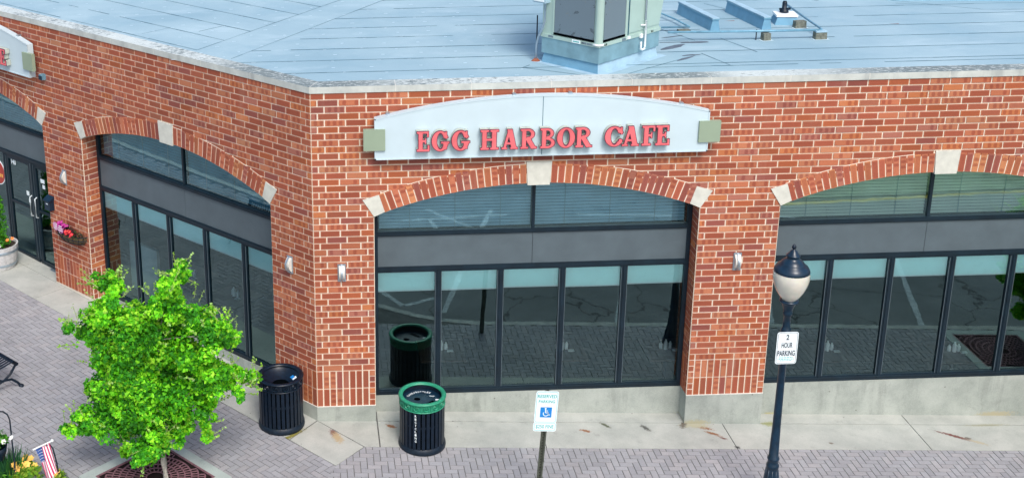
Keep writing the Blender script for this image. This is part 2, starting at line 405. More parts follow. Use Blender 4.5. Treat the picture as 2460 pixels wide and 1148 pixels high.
def thing(name, label, cat, loc=(0, 0, 0), rotz=0, group=None):
    o = bpy.data.objects.new(name, None); col.objects.link(o); o.location = [x*U for x in loc]; o.rotation_euler = (0, 0, rotz)
    o.empty_display_size = .1
    return tag(o, label, cat, group)
def tag(o, label, cat, group=None):
    o['label'] = label; o['category'] = cat
    if group: o['group'] = group
    return o
def struct(o, kind='structure'): o['kind'] = kind; return o
def dup(root, loc, rotz, label, group):
    r = root.copy(); col.objects.link(r); r.location = [x*U for x in loc]; r.rotation_euler = (0, 0, rotz); r['label'] = label; r['group'] = group
    for ch in list(root.children):
        c = ch.copy(); col.objects.link(c); c.parent = r
        for g in list(ch.children):
            e = g.copy(); col.objects.link(e); e.parent = c
    return r
Z0 = 52.43
def gh(x): return -0.04365*x          # the pavement falls gently towards the right
FR = Frame((0, 0), (1, 0), (0, 1), Z0)                       # right wall; a = x
FL = Frame((-126*S2, 126*S2), (S2, -S2), (S2, S2), Z0)       # left wall; a = 126 at the corner
GR = Frame((0, 0), (1, 0), (0, 1), 0)

def text_tris(body, bold=0):
    cu = bpy.data.curves.new('t', 'FONT'); cu.body = body; cu.offset = bold; cu.resolution_u = 3
    o = bpy.data.objects.new('t', cu); col.objects.link(o); dg = bpy.context.evaluated_depsgraph_get()
    me = o.evaluated_get(dg).to_mesh(); v = [(p.co.x, p.co.y) for p in me.vertices]; f = [tuple(p.vertices) for p in me.polygons]
    o.evaluated_get(dg).to_mesh_clear(); bpy.data.objects.remove(o); bpy.data.curves.remove(cu)
    xs = [p[0] for p in v]; ys = [p[1] for p in v]; x0, x1, y0, y1 = min(xs), max(xs), min(ys), max(ys)
    return [((x-x0)/(x1-x0), (y-y0)/(y1-y0)) for x, y in v], f
def put_text(mb, P, body, x0, x1, y0, y1, m, bold=.02):
    """flat lettering filling a rectangle; P maps (x,y) to a point"""
    v, f = text_tris(body, bold); mb.raw([P(x0+(x1-x0)*x, y0+(y1-y0)*y) for x, y in v], f, m)

# ------------------------------------------------------------------ ground
m = MB(); m.poly([(x, y, gh(x)-1.3) for x, y in ((-6000, -6000), (6000, -6000), (6000, 6000), (-6000, 6000))], 'asphalt')
struct(m.build('road'))
def clip(poly, n, c):     # keep n.p <= c
    out = []
    for i in range(len(poly)):
        a, b = poly[i], poly[(i+1) % len(poly)]; da = n[0]*a[0]+n[1]*a[1]-c; db = n[0]*b[0]+n[1]*b[1]-c
        if da <= 0: out.append(a)
        if (da < 0) != (db < 0) and abs(da-db) > 1e-9: t = da/(da-db); out.append((a[0]+(b[0]-a[0])*t, a[1]+(b[1]-a[1])*t))
    return out
curbline = [(170, -26.4), (29, -26.4), (23, -27.4), (18, -29.4), (12, -33), (4, -38), (-5, -43), (-13, -46), (-20, -45), (-26, -40), (-33, -33), (-200, 134)]
m = MB()
outer = curbline + [(-150, 184), (0, 60), (170, 60)]
m.hprism(GR, outer, lambda x: gh(x)-1.28, lambda x: gh(x)-.06, 'joint_dark')
struct(m.build('sidewalk_bed'))
m = MB()
for (x0, y0), (x1, y1) in zip(curbline, curbline[1:]):
    dx, dy = x1-x0, y1-y0; L = math.hypot(dx, dy); nx, ny = dy/L, -dx/L
    if (ny > 0 and abs(dx) > abs(dy)*1.2) or (nx > 0 and x1 < -13): nx, ny = -nx, -ny
    q = [(x0, y0), (x1, y1), (x1+nx*1.4, y1+ny*1.4), (x0+nx*1.4, y0+ny*1.4)]
    m.hprism(GR, q, lambda x: gh(x)-1.28, lambda x: gh(x)+.02, 'curb_stone')
struct(m.build('kerb'))
# road markings seen mirrored in the windows
m = MB()
def mark(p, q, wd=1.1, mat='line_paint'):
    (x0, y0), (x1, y1) = p, q; L = math.hypot(x1-x0, y1-y0); nx, ny = (y1-y0)/L*wd/2, -(x1-x0)/L*wd/2
    n = max(1, int(L/2.2))
    for i in range(n):
        a, b = i/n, (i+.97)/n; j = rnd.uniform(.8, 1.1)
        m.poly([(x0+(x1-x0)*t+s_*nx*j, y0+(y1-y0)*t+s_*ny*j, gh(x0+(x1-x0)*t)-1.26) for t, s_ in ((a, 1), (b, 1), (b, -1), (a, -1))], mat)
for p, q in (((16.6, -36.5), (12, -44.5)), ((12, -44.5), (4, -60)), ((17, -36.5), (23.5, -40)), ((24.1, -33.7), (31, -56)), ((31, -56), (26, -80)), ((55.3, -28.6), (67, -66)), ((84, -28.6), (96, -66)),
             ((112.8, -29.9), (124, -66)), ((20, -79), (44, -83)), ((37, -75), (41, -86)), ((26, -86), (36, -74)), ((60, -84), (110, -84)), ((-70, 14), (-54, -4)), ((-110, 50), (-95, 36))):
    mark(p, q)
mark((98, -90), (260, -118), 1.6, 'yellow_paint')
struct(m.build('road_markings'))
m = MB(); m.hprism(GR, [(100, -92), (400, -140), (400, -330), (110, -330)], lambda x: gh(x)-1.28, lambda x: gh(x)-.6, 'grass'); struct(m.build('grass_verge'))

# concrete walk along the walls: separate slabs with open joints
def slab(m, pts, top=.05):
    cx = sum(p[0] for p in pts)/len(pts); cy = sum(p[1] for p in pts)/len(pts)
    q = []
    for x, y in pts:
        L = math.hypot(x-cx, y-cy); q.append((x-(x-cx)/L*.07, y-(y-cy)/L*.07))
    m.hprism(GR, q, lambda x: gh(x)-.055, lambda x: gh(x)+top, 'sidewalk')
m = MB()
xs = [9.2, 34.1, 63.0, 92.8, 121, 150]
for a, b in zip(xs, xs[1:]):
    slab(m, [(a, -7.25), (b, -7.25), (b, -.07), (a, -.07)])
    slab(m, [(a, .07), (b, .07), (b, 3.5), (a, 3.5)])
T_ = (2.45, -12.3)
slab(m, [(0.05, -.1), (6.9, -7.25), (9.1, -7.25), (9.1, 0)])
slab(m, [(-.05, -.1), (6.75, -7.25), T_, (-4.3, -5.45)])
def LG(t, b): return (-t*S2+b*S2, t*S2+b*S2)
ts = [1.0, 16, 34, 51, 66, 80, 97, 115, 140]
for a, b in zip(ts, ts[1:]):
    slab(m, [LG(a if a > 1 else 0, -.02), LG(b, -.02), LG(b, -7), LG(a, -7)] if a > 1 else [LG(.1, -.05), LG(b, -.05), LG(b, -6.9), LG(-.78, -6.9)])
    if a > 1: slab(m, [LG(a, .04), LG(b, .04), LG(b, 3.5), LG(a, 3.5)])
m.poly([(x, y, gh(x)-.045) for x, y in ((-110, 110), (0, 0), (150, 0), (150, -7.3), (7, -7.3), T_, (-4.9, -4.9), (-120, 101))], 'joint_dark')
struct(m.build('sidewalk'))

# herringbone block paving
m = MB(); m.attr = False
def pavers(F2, rng, clips):
    (x0, x1), (y0, y1) = rng
    for x in range(x0, x1):
        for y in range(y0, y1):
            s_ = (x-y) % 4
            if s_ == 0: q = [(x, y), (x+2, y), (x+2, y+1), (x, y+1)]
            elif s_ == 3: q = [(x, y), (x+1, y), (x+1, y+2), (x, y+2)]
            else: continue
            g = .055; q = [(q[0][0]+g, q[0][1]+g), (q[1][0]-g, q[1][1]+g), (q[2][0]-g, q[2][1]-g), (q[3][0]+g, q[3][1]-g)]
            q = [F2(a, b) for a, b in q]
            for n, c in clips:
                q = clip(q, n, c)
                if len(q) < 3: break
            if len(q) < 3: continue
            f = rnd.uniform(.92, 1.07); k = rnd.random()
            c = (.33*f, .33*f, .345*f) if k < .6 else (.35*f, .342*f, .352*f) if k < .85 else (.315*f, .315*f, .332*f)
            t = rnd.uniform(.02, .045)
            m.raw([(x_, y_, gh(x_)+t) for x_, y_ in q]+[(x_, y_, gh(x_)-.05) for x_, y_ in q], [tuple(range(len(q)))]+[(i, (i+1) % len(q), len(q)+(i+1) % len(q), len(q)+i) for i in range(len(q))], 'paver', c=c)
sd_ = (-.3827, -.9239); nl = (-.9239, .3827)      # dividing joint from the slab tip towards the street
cd_ = nl[0]*T_[0]+nl[1]*T_[1]
e1 = (T_[1]+7.25, 6.9-T_[0]);                      # slab lower right edge
en = (6.9-T_[0], -7.25-T_[1]); L_ = math.hypot(*en); en = (en[1]/L_, -en[0]/L_)
pavers(lambda a, b: (a, b), ((-6, 150), (-27, -6)), [((0, 1), -7.3), (nl, cd_), ((-en[0], -en[1]), -(en[0]*T_[0]+en[1]*T_[1])), ((0, -1), 26.35)])
ln = (S2, S2)
pavers(lambda a, b: (a*S2+b*S2, -a*S2+b*S2), ((-170, 40), (-46, -6)), [(ln, -6.97), ((-nl[0], -nl[1]), -cd_), ((-S2, -S2), 46.3)])
o = m.build('block_paving', tone=True); struct(o)
o = None

# ------------------------------------------------------------------ the building
B = thing('cafe_building', 'single storey brick corner building with arched windows and flat pale blue roof', 'building')
ZC, RI, RO = -80.65, 66.25, 69.25
def arch_pt(cx, r, x): return ZC+math.sqrt(r*r-(x-cx)**2)
def wall(F, spans, lo, hi, swap, corner_end, mirror):
    """spans: openings (start of 48 wide); lo..hi wall extent in a"""
    m = MB()
    # mortar body with arched openings
    g = .09
    def piece(pts): m.raw([F(a, g, h) for a, h in pts], tessellate_polygon([[Vector((x, y, 0)) for x, y in pts]]), 'mortar')
    e = [lo] + [v for s_ in spans for v in (s_, s_+48)] + [hi]
    for i in range(0, len(e), 2): piece([(e[i], -57), (e[i+1], -57), (e[i+1], 0), (e[i], 0)])
    for s_ in spans:
        n = 24; arc = [(s_+48*i/n, arch_pt(s_+24, RI+1, s_+48*i/n)) for i in range(n+1)]
        piece([(s_, 0), *arc, (s_+48, 0)])
    def rowpat(a0, a1, js):
        js = [a0]+[j for j in js if a0+.2 < j < a1-.2]+[a1]; return list(zip(js, js[1:]))
    def T(a): return 126-a if mirror else a
    # rows 1..18 above the spring line
    for k in range(1, 51):
        h0, h1 = -k, -k+1; mid = -k+.5
        if k <= 19: segs = [(lo, hi)]
        else: segs = []
        cut = []
        for s_ in spans:
            c = s_+24
            if k <= 19:
                if (RI+1.5)**2 > (mid-ZC)**2 and mid < ZC+RI+1.5:
                    hw = math.sqrt((RI+1.5)**2-(mid-ZC)**2); hw = 24 if k == 19 else min(hw, 24.5)
                    cut.append((c-hw, c+hw))
            else: cut.append((s_, s_+48))
        base_segs = [(lo, hi)]
        for c0, c1 in cut:
            ns = []
            for a, b in base_segs:
                if c0 > a: ns.append((a, min(b, c0)))
                if c1 < b: ns.append((max(a, c1), b))
            base_segs = [x for x in ns if x[1]-x[0] > .05]
        odd = (k % 2 == 1) != swap
        for a, b in base_segs:
            ta, tb = sorted((T(a), T(b)))
            if k > 44: continue
            pier = abs(tb-ta-12) < .1 and k > 19
            if pier: js = [ta+x for x in ((3, 6, 9, 11) if odd else (1, 4, 7, 10))]
            else: js = [x for x in range(int(ta)-1, int(tb)+2) if x % 3 == (2 if odd else 1)]
            for x0, x1 in rowpat(ta, tb, js): 
                p, q = sorted((T(x0), T(x1))); m.brick(F, p, q, h0, h1)
    # two soldier courses
    for i in range(0, len(e), 2):
        ta, tb = sorted((T(e[i]), T(e[i+1])))
        heads = []
        if ta > 1: heads.append(ta)
        heads.append(tb-1)
        for h1 in (-44, -47):
            x = ta
            while x < tb-.5:
                p, q = sorted((T(x), T(min(x+1, tb))))
                if any(abs(x-y) < .1 for y in heads):
                    for j in range(3): m.brick(F, p, q, h1-j-1, h1-j)
                else: m.brick(F, p, q, h1-3, h1, vert=True)
                x += 1
    # reveals of the openings
    for s_ in spans:
        for sgn, a in ((1, s_), (-1, s_+48)):
            J = F.side(a, 0, (0, 1), (-sgn, 0))
            m.poly([J(b, .09, h) for b, h in ((0, -57), (3.3, -57), (3.3, -16.5), (0, -16.5))], 'mortar')
            for k in range(17, 45):
                odd = (k % 2 == 1) != swap
                for x0, x1 in rowpat(0, 3.25, [1.0] if not odd else []): m.brick(J, x0, x1, -k, -k+1)
            for h1 in (-44, -47):
                for j in range(3): m.brick(J, 0, 1, h1-j-1, h1-j)
                for x in (1, 2.1): m.brick(J, x, x+1.1, h1-3, h1, vert=True)
    m.build('brick_wall', B)

def arch(F, s_, base=True):
    c = s_+24; m = MB()
    P = lambda r, th: (c+r*math.sin(th), ZC+r*math.cos(th))
    th0, th1 = math.asin(1.72/RI), math.asin(22.55/RI)
    n = 21
    for sg in (-1, 1):
        for i in range(n):
            t0 = th0+(th1-th0)*i/n+.0011; t1 = th0+(th1-th0)*(i+1)/n-.0011
            q = [P(RI+.03, sg*t0), P(RO-.06, sg*t0), P(RO-.06, sg*t1), P(RI+.03, sg*t1)]
            h = rnd.random(); f = rnd.uniform(.85, 1.15)
            t = tuple(x*f for x in ((.33, .088, .052) if h < .6 else (.27, .08, .06) if h < .8 else (.37, .12, .06)))
            p = [F(a, b, z) for b in (-.05+rnd.uniform(-.02, .02), 3.25) for a, z in q]; w_ = .9
            uv = [[(0, 0), (3, 0), (3, w_), (0, w_)]]+[[(0, .4)]*4]*4
            m.attr = True
            m.raw(p, [(0, 1, 2, 3), (0, 1, 5, 4), (1, 2, 6, 5), (2, 3, 7, 6), (3, 0, 4, 7)], 'brick', c=t, uv=uv, dims=(2.9, rnd.random(), 1. if rnd.random() < .4 else 0.))
        # bedding mortar behind the voussoirs
        N = 12
        q = [P(RI+.05, sg*(th0+(th1-th0)*i/N)) for i in range(N+1)]+[P(RO+.04, sg*(th0+(th1-th0)*i/N)) for i in range(N, -1, -1)]
        m.prism(F, q, .0, 3.2, 'mortar')
    A = m.build('window_arch', B)
    k = MB(); k.prism(F, [(c-1.86, -11.08), (c+1.86, -11.08), (c+1.62, -14.66), (c-1.62, -14.66)], -.16, 3.2, 'stone'); k.build('keystone', A)
    for sg in (-1, 1):
        k = MB(); k.prism(F, [(c+sg*x, z) for x, z in ((25.7, -16.3), (23.3, -15.55), (22.45, -18.22), (24.02, -18.95))], -.12, 3.2, 'stone'); k.build('springer_stone', A)
    return A

def window(F, s_, door=False, shades=True, slat='slat_white'):
    a0, a1 = s_+.05, s_+47.95; y0, y1 = 3.05, 3.6; c = s_+24
    m = MB(); fm = 'frame_metal'
    m.box(F, a0, a0+.62, y0-.05, y1, -50.05, -17.2, fm); m.box(F, a1-.62, a1, y0-.05, y1, -50.05, -17.2, fm)
    m.box(F, a0+.62, a1-.62, y0-.18, y1, -23.35, -22.62, fm); m.box(F, a0+.62, a1-.62, y0-.30, y0-.18, -23.2, -22.8, fm)
    m.box(F, a0+.62, a1-.62, y0-.12, y1, -29.3, -28.38, fm); m.box(F, a0+.62, a1-.62, y0-.24, y0-.12, -29.0, -28.5, fm)
    m.box(F, c-.22, c+.22, y0, y1, -22.6, -14.6, fm)
    bay = (a1-a0-.62)/5
    cs = [a0+.31+bay*i for i in range(6)]
    for x in cs[1:5]:
        m.box(F, x-.5, x+.5, y0, y1, -50.04 if not door else -49.6, -29.32, fm); m.box(F, x-.13, x+.13, y0-.12, y0, -49.9, -29.35, fm)
        for sg in (-1, 1): m.box(F, x+sg*.5-(.07 if sg > 0 else 0), x+sg*.5+(.0 if sg > 0 else .07), y0-.06, y0, -49.1, -29.5, 'spandrel')
    if not door:
        m.box(F, a0+.62, a1-.62, y0-.03, y1, -50.05, -49.1, fm); m.box(F, a0+.64, a1-.64, y0-.2, y0-.03, -49.55, -49.3, fm)
    W = m.build('window' if not door else 'entrance_frame', B)
    # glass
    for xa, xb in ((a0+.62, c-.22), (c+.22, a1-.62)):
        p = MB(); n = 10; top = [(xa+(xb-xa)*i/n, arch_pt(c, RI+.5, xa+(xb-xa)*i/n) if abs(xa+(xb-xa)*i/n-c) < 23.9 else -18.6) for i in range(n+1)]
        p.poly([F(a, 3.32, h) for a, h in [(xa, -22.62), (xb, -22.62)]+top[::-1]], 'arch_glass'); p.build('arched_pane', W)
    for x0, x1 in ((a0+.62, c-.03), (c+.03, a1-.62)):
        p = MB(); p.box(F, x0, x1, 3.12, 3.5, -28.38, -23.35, 'spandrel'); p.build('spandrel_panel', W)
    for i in range(5):
        if door and i in (3, 4): continue
        x0, x1 = (cs[i]+.5 if i else a0+.62), (cs[i+1]-.5 if i < 4 else a1-.62)
        zb = -49.1 if not door else -50.6
        p = MB(); p.poly([F(x0, 3.32, zb), F(x1, 3.32, zb), F(x1, 3.32, -29.3), F(x0, 3.32, -29.3)], 'window_glass'); p.build('pane', W)
        if shades:
            bz = -32.55+rnd.uniform(-.12, .12)
            p = MB(); p.poly([F(x0+.02, 3.62, bz), F(x1-.02, 3.62, bz), F(x1-.02, 3.62, -29.2), F(x0+.02, 3.62, -29.2)], 'shade_white')
            p.box(F, x0+.02, x1-.02, 3.61, 3.75, bz-.2, bz, 'white_ware'); p.build('roller_blind', W)
    # venetian blinds behind the arched lights
    for xa, xb in ((a0+.9, c-.3), (c+.3, a1-.9)):
        p = MB(); z = -22.5
        while z < -14.4:
            p.poly([F(xa, 4.0, z), F(xb, 4.0, z), F(xb, 4.12, z+.40), F(xa, 4.12, z+.40)], slat); z += .5
        for q in (.2, .5, .8):
            x = xa+(xb-xa)*q; p.box(F, x-.04, x+.04, 3.9, 3.95, -22.5, -14.5, 'interior_pale')
        p.build('venetian_blind', W)
    return W, cs

wall(FR, [9, 69], 0.0, 141, False, 0, False)
wall(FL, [9, 69], -15, 126, True, 0, True)
WIN = {}
for key, F, s_, dr in (('r1', FR, 9, False), ('r2', FR, 69, False), ('l1', FL, 69, False), ('door', FL, 9, True)):
    arch(F, s_); WIN[key] = window(F, s_, dr, shades=not dr, slat='slat_lawn_tint' if key == 'r2' else 'slat_white' if key == 'r1' else 'slat_dimmed')

# plinth
m = MB()
def plinth(F, a0, a1, b0, top, x_of):
    m.raw([F(a, b, h) for a, b, h in ((a0, b0, top), (a1, b0, top), (a1, b0, -58), (a0, b0, -58), (a0, 3.9, top), (a1, 3.9, top), (a1, 3.9, -58), (a0, 3.9, -58))],
          [(0, 1, 2, 3), (0, 1, 5, 4), (1, 2, 6, 5), (0, 3, 7, 4)], 'base_concrete')
plinth(FR, 0, 9, -.06, -50.02, 0); plinth(FR, 57, 69, -.06, -50.02, 0); plinth(FR, 117, 141, -.06, -50.02, 0)
plinth(FR, 9, 57, 2.9, -50.07, 0); plinth(FR, 69, 117, 2.9, -50.07, 0)
plinth(FL, 117, 126, -.06, -50.02, 0); plinth(FL, 69, 117, 2.9, -50.07, 0)
m.box(FR, 0, 9.0, -.1, .1, -50.04, -49.93, 'mortar_line'); m.box(FR, 57, 69, -.1, .1, -50.04, -49.93, 'mortar_line'); m.box(FL, 117, 126.04, -.1, .1, -50.04, -49.93, 'mortar_line')
m.build('concrete_plinth', B)

# coping stones
m = MB()
def cope(F, cuts, mir):
    for a, b in zip(cuts, cuts[1:]):
        def sh(x, bb): # mitre at the corner
            return x + (.4142*bb if x == 0 else 0)
        q = [(sh(a, -.15)+.035, -.15), (b-.035, -.15), (b-.035, 2.85), (sh(a, 2.85)+.035, 2.85)]
        if mir: q = [(126-x, y) for x, y in q]
        m.hprism(F, q, .0, .95, 'coping')
    for c in cuts[1:-1]:
        x = 126-c if mir else c; m.box(F, x-.036, x+.036, -.13, 2.83, .02, .93, 'mortar_line')
ctr = [0, 12.2, 23.0, 34.4, 45.9, 57.3, 68.7, 80.1, 91.7, 103, 114.5, 126, 141]
ctl = [0, 12.2, 23.3, 34.8, 46.0, 57.5, 69, 80.5, 92, 103.5, 115, 128, 141]
cope(FR, ctr, False); cope(FL, ctl, True)
m.prism(Frame((0, 0), (.3827, .9239), (-.9239, .3827), Z0), [(-.1, .05), (3.0, .05), (3.0, .955), (-.1, .955)], -.03, .03, 'mortar_line')
for F, a0, a1 in ((FR, .02, 141), (FL, -15, 125.98)): m.box(F, a0, a1, -.10, .08, -.035, .005, 'mortar_line')
m.build('coping', B)

# roof membrane with lap seams and fastener marks
def LX(t, b): return (-t*S2+b*S2, t*S2+b*S2)
RZ = Z0+.5
m = MB()
pl = [(1.18, 2.8), (141, 2.8), (141, 170), (-40, 240), (-170, 170), LX(141, 2.8)]
m.raw([(x, y, RZ) for x, y in pl], tessellate_polygon([[Vector((x, y, 0)) for x, y in pl]]), 'roof_membrane')
def strip(p, q, wd=.18, mat='seam', dz=.03, gaps=.12):
    L = math.hypot(q[0]-p[0], q[1]-p[1]); n = max(1, int(L/3.1)); nx, ny = (q[1]-p[1])/L, -(q[0]-p[0])/L
    for i in range(n):
        if rnd.random() < gaps: continue
        a, b = i/n, (i+1)/n; j = wd*rnd.uniform(.45, 1.25)/2
        m.poly([(p[0]+(q[0]-p[0])*t+s_*nx*j, p[1]+(q[1]-p[1])*t+s_*ny*j, RZ+dz) for t, s_ in ((a, 1), (b, 1), (b, -1), (a, -1))], mat)
def diag1(y): return -17.7+(y-24.76)*.675      # left edge of the valley strip
def diag2(y): return -12.0+(y-18.64)*.649
y = 9.1; i = 0
while y < 160:
    x0 = diag2(y) if y > 18 else (-2.9 if y < 12 else -8)
    if y < 18: x0 = -(y-2.8)*1.0+1.5+1.2
    strip((x0, y), (141, y+.05), gaps=.04 if y > 9 else .3); y += 7.05+.03*i; i += 1
strip((50, 7.5), (118, 7.3)); 
t0 = 10.0
for i in range(14):
    b = 4.9+7.15*i      # parallel to the left wall
    # meets valley edge: point (x,y) with (x+y)*S2=b and x=diag1(y)
    yv = (b/S2+17.7+.675*24.76)/(1.675); xv = diag1(yv)
    strip((xv, yv), (xv-150*S2, yv+150*S2), gaps=.04)
strip((-17.7, 24.76), (diag1(160), 160), .11, gaps=0); strip((-12.0, 18.64), (diag2(160), 160), .11, gaps=0)
for p, q in (((-28, 36.8), (-23.6, 41)), ((-18.4, 37.6), (-14.1, 41.7))): strip(p, q, .1, gaps=0)
for p, q in (((66.5, 24), (69.2, 14.9)), ((60.5, 14.9), (62.6, 7.6)), ((72, 50), (79, 36)), ((57, 36), (62, 23)), ((88, 57), (93, 50)), ((104.5, 50), (118, 40)), ((118, 40), (141, 38)), ((105.5, 46.5), (112, 44))):
    strip(p, q, .13, gaps=0)
# curb flashing outline
for p, q in (((33.2, 10.6), (31.9, 9.2)), ((31.9, 9.2), (39.5, 4.4)), ((46.5, 4.4), (57, 12.2))): strip(p, q, .13, gaps=0)
for x, y, l, wd, a in ((57.5, 19.2, 3.2, .7, 35), (61.5, 21.9, 2.8, .55, 0), (58.5, 22.2, 3, .2, 0), (57.4, 12.2, 2.2, .45, 40), (58.6, 14.0, 1.6, .4, 10), (59.5, 26, 2.2, .3, 20)):
    n = 10; m.poly([(x+math.cos(R(a))*l*math.cos(t)*k_-math.sin(R(a))*wd*math.sin(t)*k_, y+math.sin(R(a))*l*math.cos(t)*k_+math.cos(R(a))*wd*math.sin(t)*k_, RZ+.035) for t, k_ in ((2*math.pi*i/n, rnd.uniform(.6, 1.15)) for i in range(n))], 'patch')
for x, y in ((98, 31), (72, 36)): m.poly([(x-.9, y, RZ+.03), (x+.8, y-.15, RZ+.03), (x+.9, y+.15, RZ+.03)], 'rust')
# fastener marks
def tick(x, y, ang=0):
    l, wd = rnd.uniform(.18, .34), .10; ca, sa = math.cos(ang), math.sin(ang)
    m.poly([(x+ca*a-sa*b, y+sa*a+ca*b, RZ+.03) for a, b in ((-l, -wd), (l, -wd), (l*1.1, wd), (-l, wd))], 'tick')
y = 5.2; i = 0
while y < 125:
    x = -(y*1.0)+rnd.uniform(0, 4) if y < 18 else diag1(y)+3*rnd.random()
    while x < 34-.10*y:
        if x > .42*y*(-1) - 4 or y > 18: tick(x+rnd.uniform(-.8, .8), y+rnd.uniform(-.5, .5))
        x += 6.6+rnd.uniform(-1.2, 1.2)
    y += 3.55; i += 1
for i in range(28):
    b = 5.2+3.4*i; t = rnd.uniform(0, 5)
    while t < 150:
        x, y_ = LX(t, b)
        if x < diag1(y_)-1: tick(x+rnd.uniform(-.5, .5), y_+rnd.uniform(-.5, .5))
        t += 7.0+rnd.uniform(-1.2, 1.2)
m.build('roof', B)
# plain flanks and rear, and the dark room behind the glass
m = MB()
m.raw([(141, .1, -2-8), (141, 170, -10), (141, 170, RZ), (141, .1, RZ), (-40, 240, -10), (-40, 240, RZ), (-170, 170, -10), (-170, 170, RZ), (*LX(141, .1), -10), (*LX(141, .1), RZ)],
      [(0, 1, 2, 3), (1, 4, 5, 2), (4, 6, 7, 5), (6, 8, 9, 7)], 'mortar')
m.build('rear_wall', B)
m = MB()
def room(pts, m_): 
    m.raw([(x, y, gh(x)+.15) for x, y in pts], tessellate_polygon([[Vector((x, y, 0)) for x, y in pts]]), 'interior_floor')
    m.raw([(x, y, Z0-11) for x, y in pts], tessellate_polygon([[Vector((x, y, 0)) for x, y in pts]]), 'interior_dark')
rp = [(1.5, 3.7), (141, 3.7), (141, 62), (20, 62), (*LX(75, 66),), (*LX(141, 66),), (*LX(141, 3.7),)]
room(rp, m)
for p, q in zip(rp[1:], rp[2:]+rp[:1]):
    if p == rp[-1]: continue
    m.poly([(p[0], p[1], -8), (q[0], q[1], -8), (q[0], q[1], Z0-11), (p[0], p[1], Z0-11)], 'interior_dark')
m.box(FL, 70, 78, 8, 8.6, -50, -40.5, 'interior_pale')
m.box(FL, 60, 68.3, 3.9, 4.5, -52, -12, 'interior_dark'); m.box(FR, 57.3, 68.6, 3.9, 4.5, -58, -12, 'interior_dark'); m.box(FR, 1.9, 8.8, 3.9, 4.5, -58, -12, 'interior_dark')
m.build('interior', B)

# entrance doors inside the first left opening
W, cs = WIN['door']
def door_leaf(x0, x1, hinge):
    zb = -50.0-.3
    m = MB(); y0, y1 = 3.1, 3.55
    m.box(FL, x0, x0+.75, y0, y1, zb, -29.4, 'frame_metal'); m.box(FL, x1-.75, x1, y0, y1, zb, -29.4, 'frame_metal')
    m.box(FL, x0+.75, x1-.75, y0+.02, y1, -30.1, -29.4, 'frame_metal'); m.box(FL, x0+.75, x1-.75, y0+.02, y1, zb, zb+1.0, 'frame_metal')
    m.box(FL, x0+.75, x1-.75, y0+.02, y1, -39.2, -38.7, 'frame_metal')
    D = m.build('door', B)
    for za, zb_ in ((-38.7, -30.1), (zb+1, -39.2)):
        p = MB(); p.poly([FL(a, 3.35, h) for a, h in ((x0+.75, zb_ if zb_ < za else za), (x1-.75, zb_ if zb_ < za else za), (x1-.75, max(za, zb_)), (x0+.75, max(za, zb_)))], 'window_glass'); p.build('pane', D)
    p = MB(); hx = x0+.35 if hinge > 0 else x1-.35
    p.tube([FL(hx, 3.1, -36.2), FL(hx, 2.6, -36.4), FL(hx, 2.6, -40.2), FL(hx, 3.1, -40.4)], .12, 'white_ware'); p.build('handle', D)
door_leaf(cs[4]+.5, 56.33, 1)    # nearest the brick pier
door_leaf(cs[3]+.5, cs[4]-.5, -1)
m = MB()
put_text(m, lambda x, y: FL(x, 3.28, y), '140', 40.0-.2, 41.6-.2, -31.2, -30.0, 'sign_white', .03)
m.build('address_number', B)
for x, y, w_, h_ in ((49.6, -32.8, 1.3, .8), (50.1, -33.9, .8, .8), (44.3, -36.6, .9, .9), (44.9, -38.0, .6, .7)):
    m = MB(); m.box(FL, x, x+w_, 3.26, 3.29, y, y+h_, 'sign_white'); m.build('door_sticker', B)
m = MB(); m.box(FL, 9.5, 56.5, 2.4, 3.8, -50.9, -50.15, 'steel'); m.build('door_sill', B)
def round_sign():
    t = thing('round_sign', 'round red sign with pale lettering band in the glass left of the entrance door', 'sign', (*FL(34.6, 3.15, -34.0),), R(-45))
    m = MB(); n = 28; F = Frame((0, 0), (1, 0), (0, 1), 0)
    m.prism(F, [(2.7*math.cos(2*math.pi*i/n), 2.7*math.sin(2*math.pi*i/n)) for i in range(n)], 0, .1, 'sign_white'); m.build('rim', t)
    m = MB(); m.prism(F, [(2.5*math.cos(2*math.pi*i/n), 2.5*math.sin(2*math.pi*i/n)) for i in range(n)], -.05, -.01, 'red_sign')
    for i in range(5): m.box(F, -1.6+i*.75, -1.15+i*.75, -.08, -.055, -.9, -.2, 'flower_yellow')
    m.build('face', t)
round_sign()

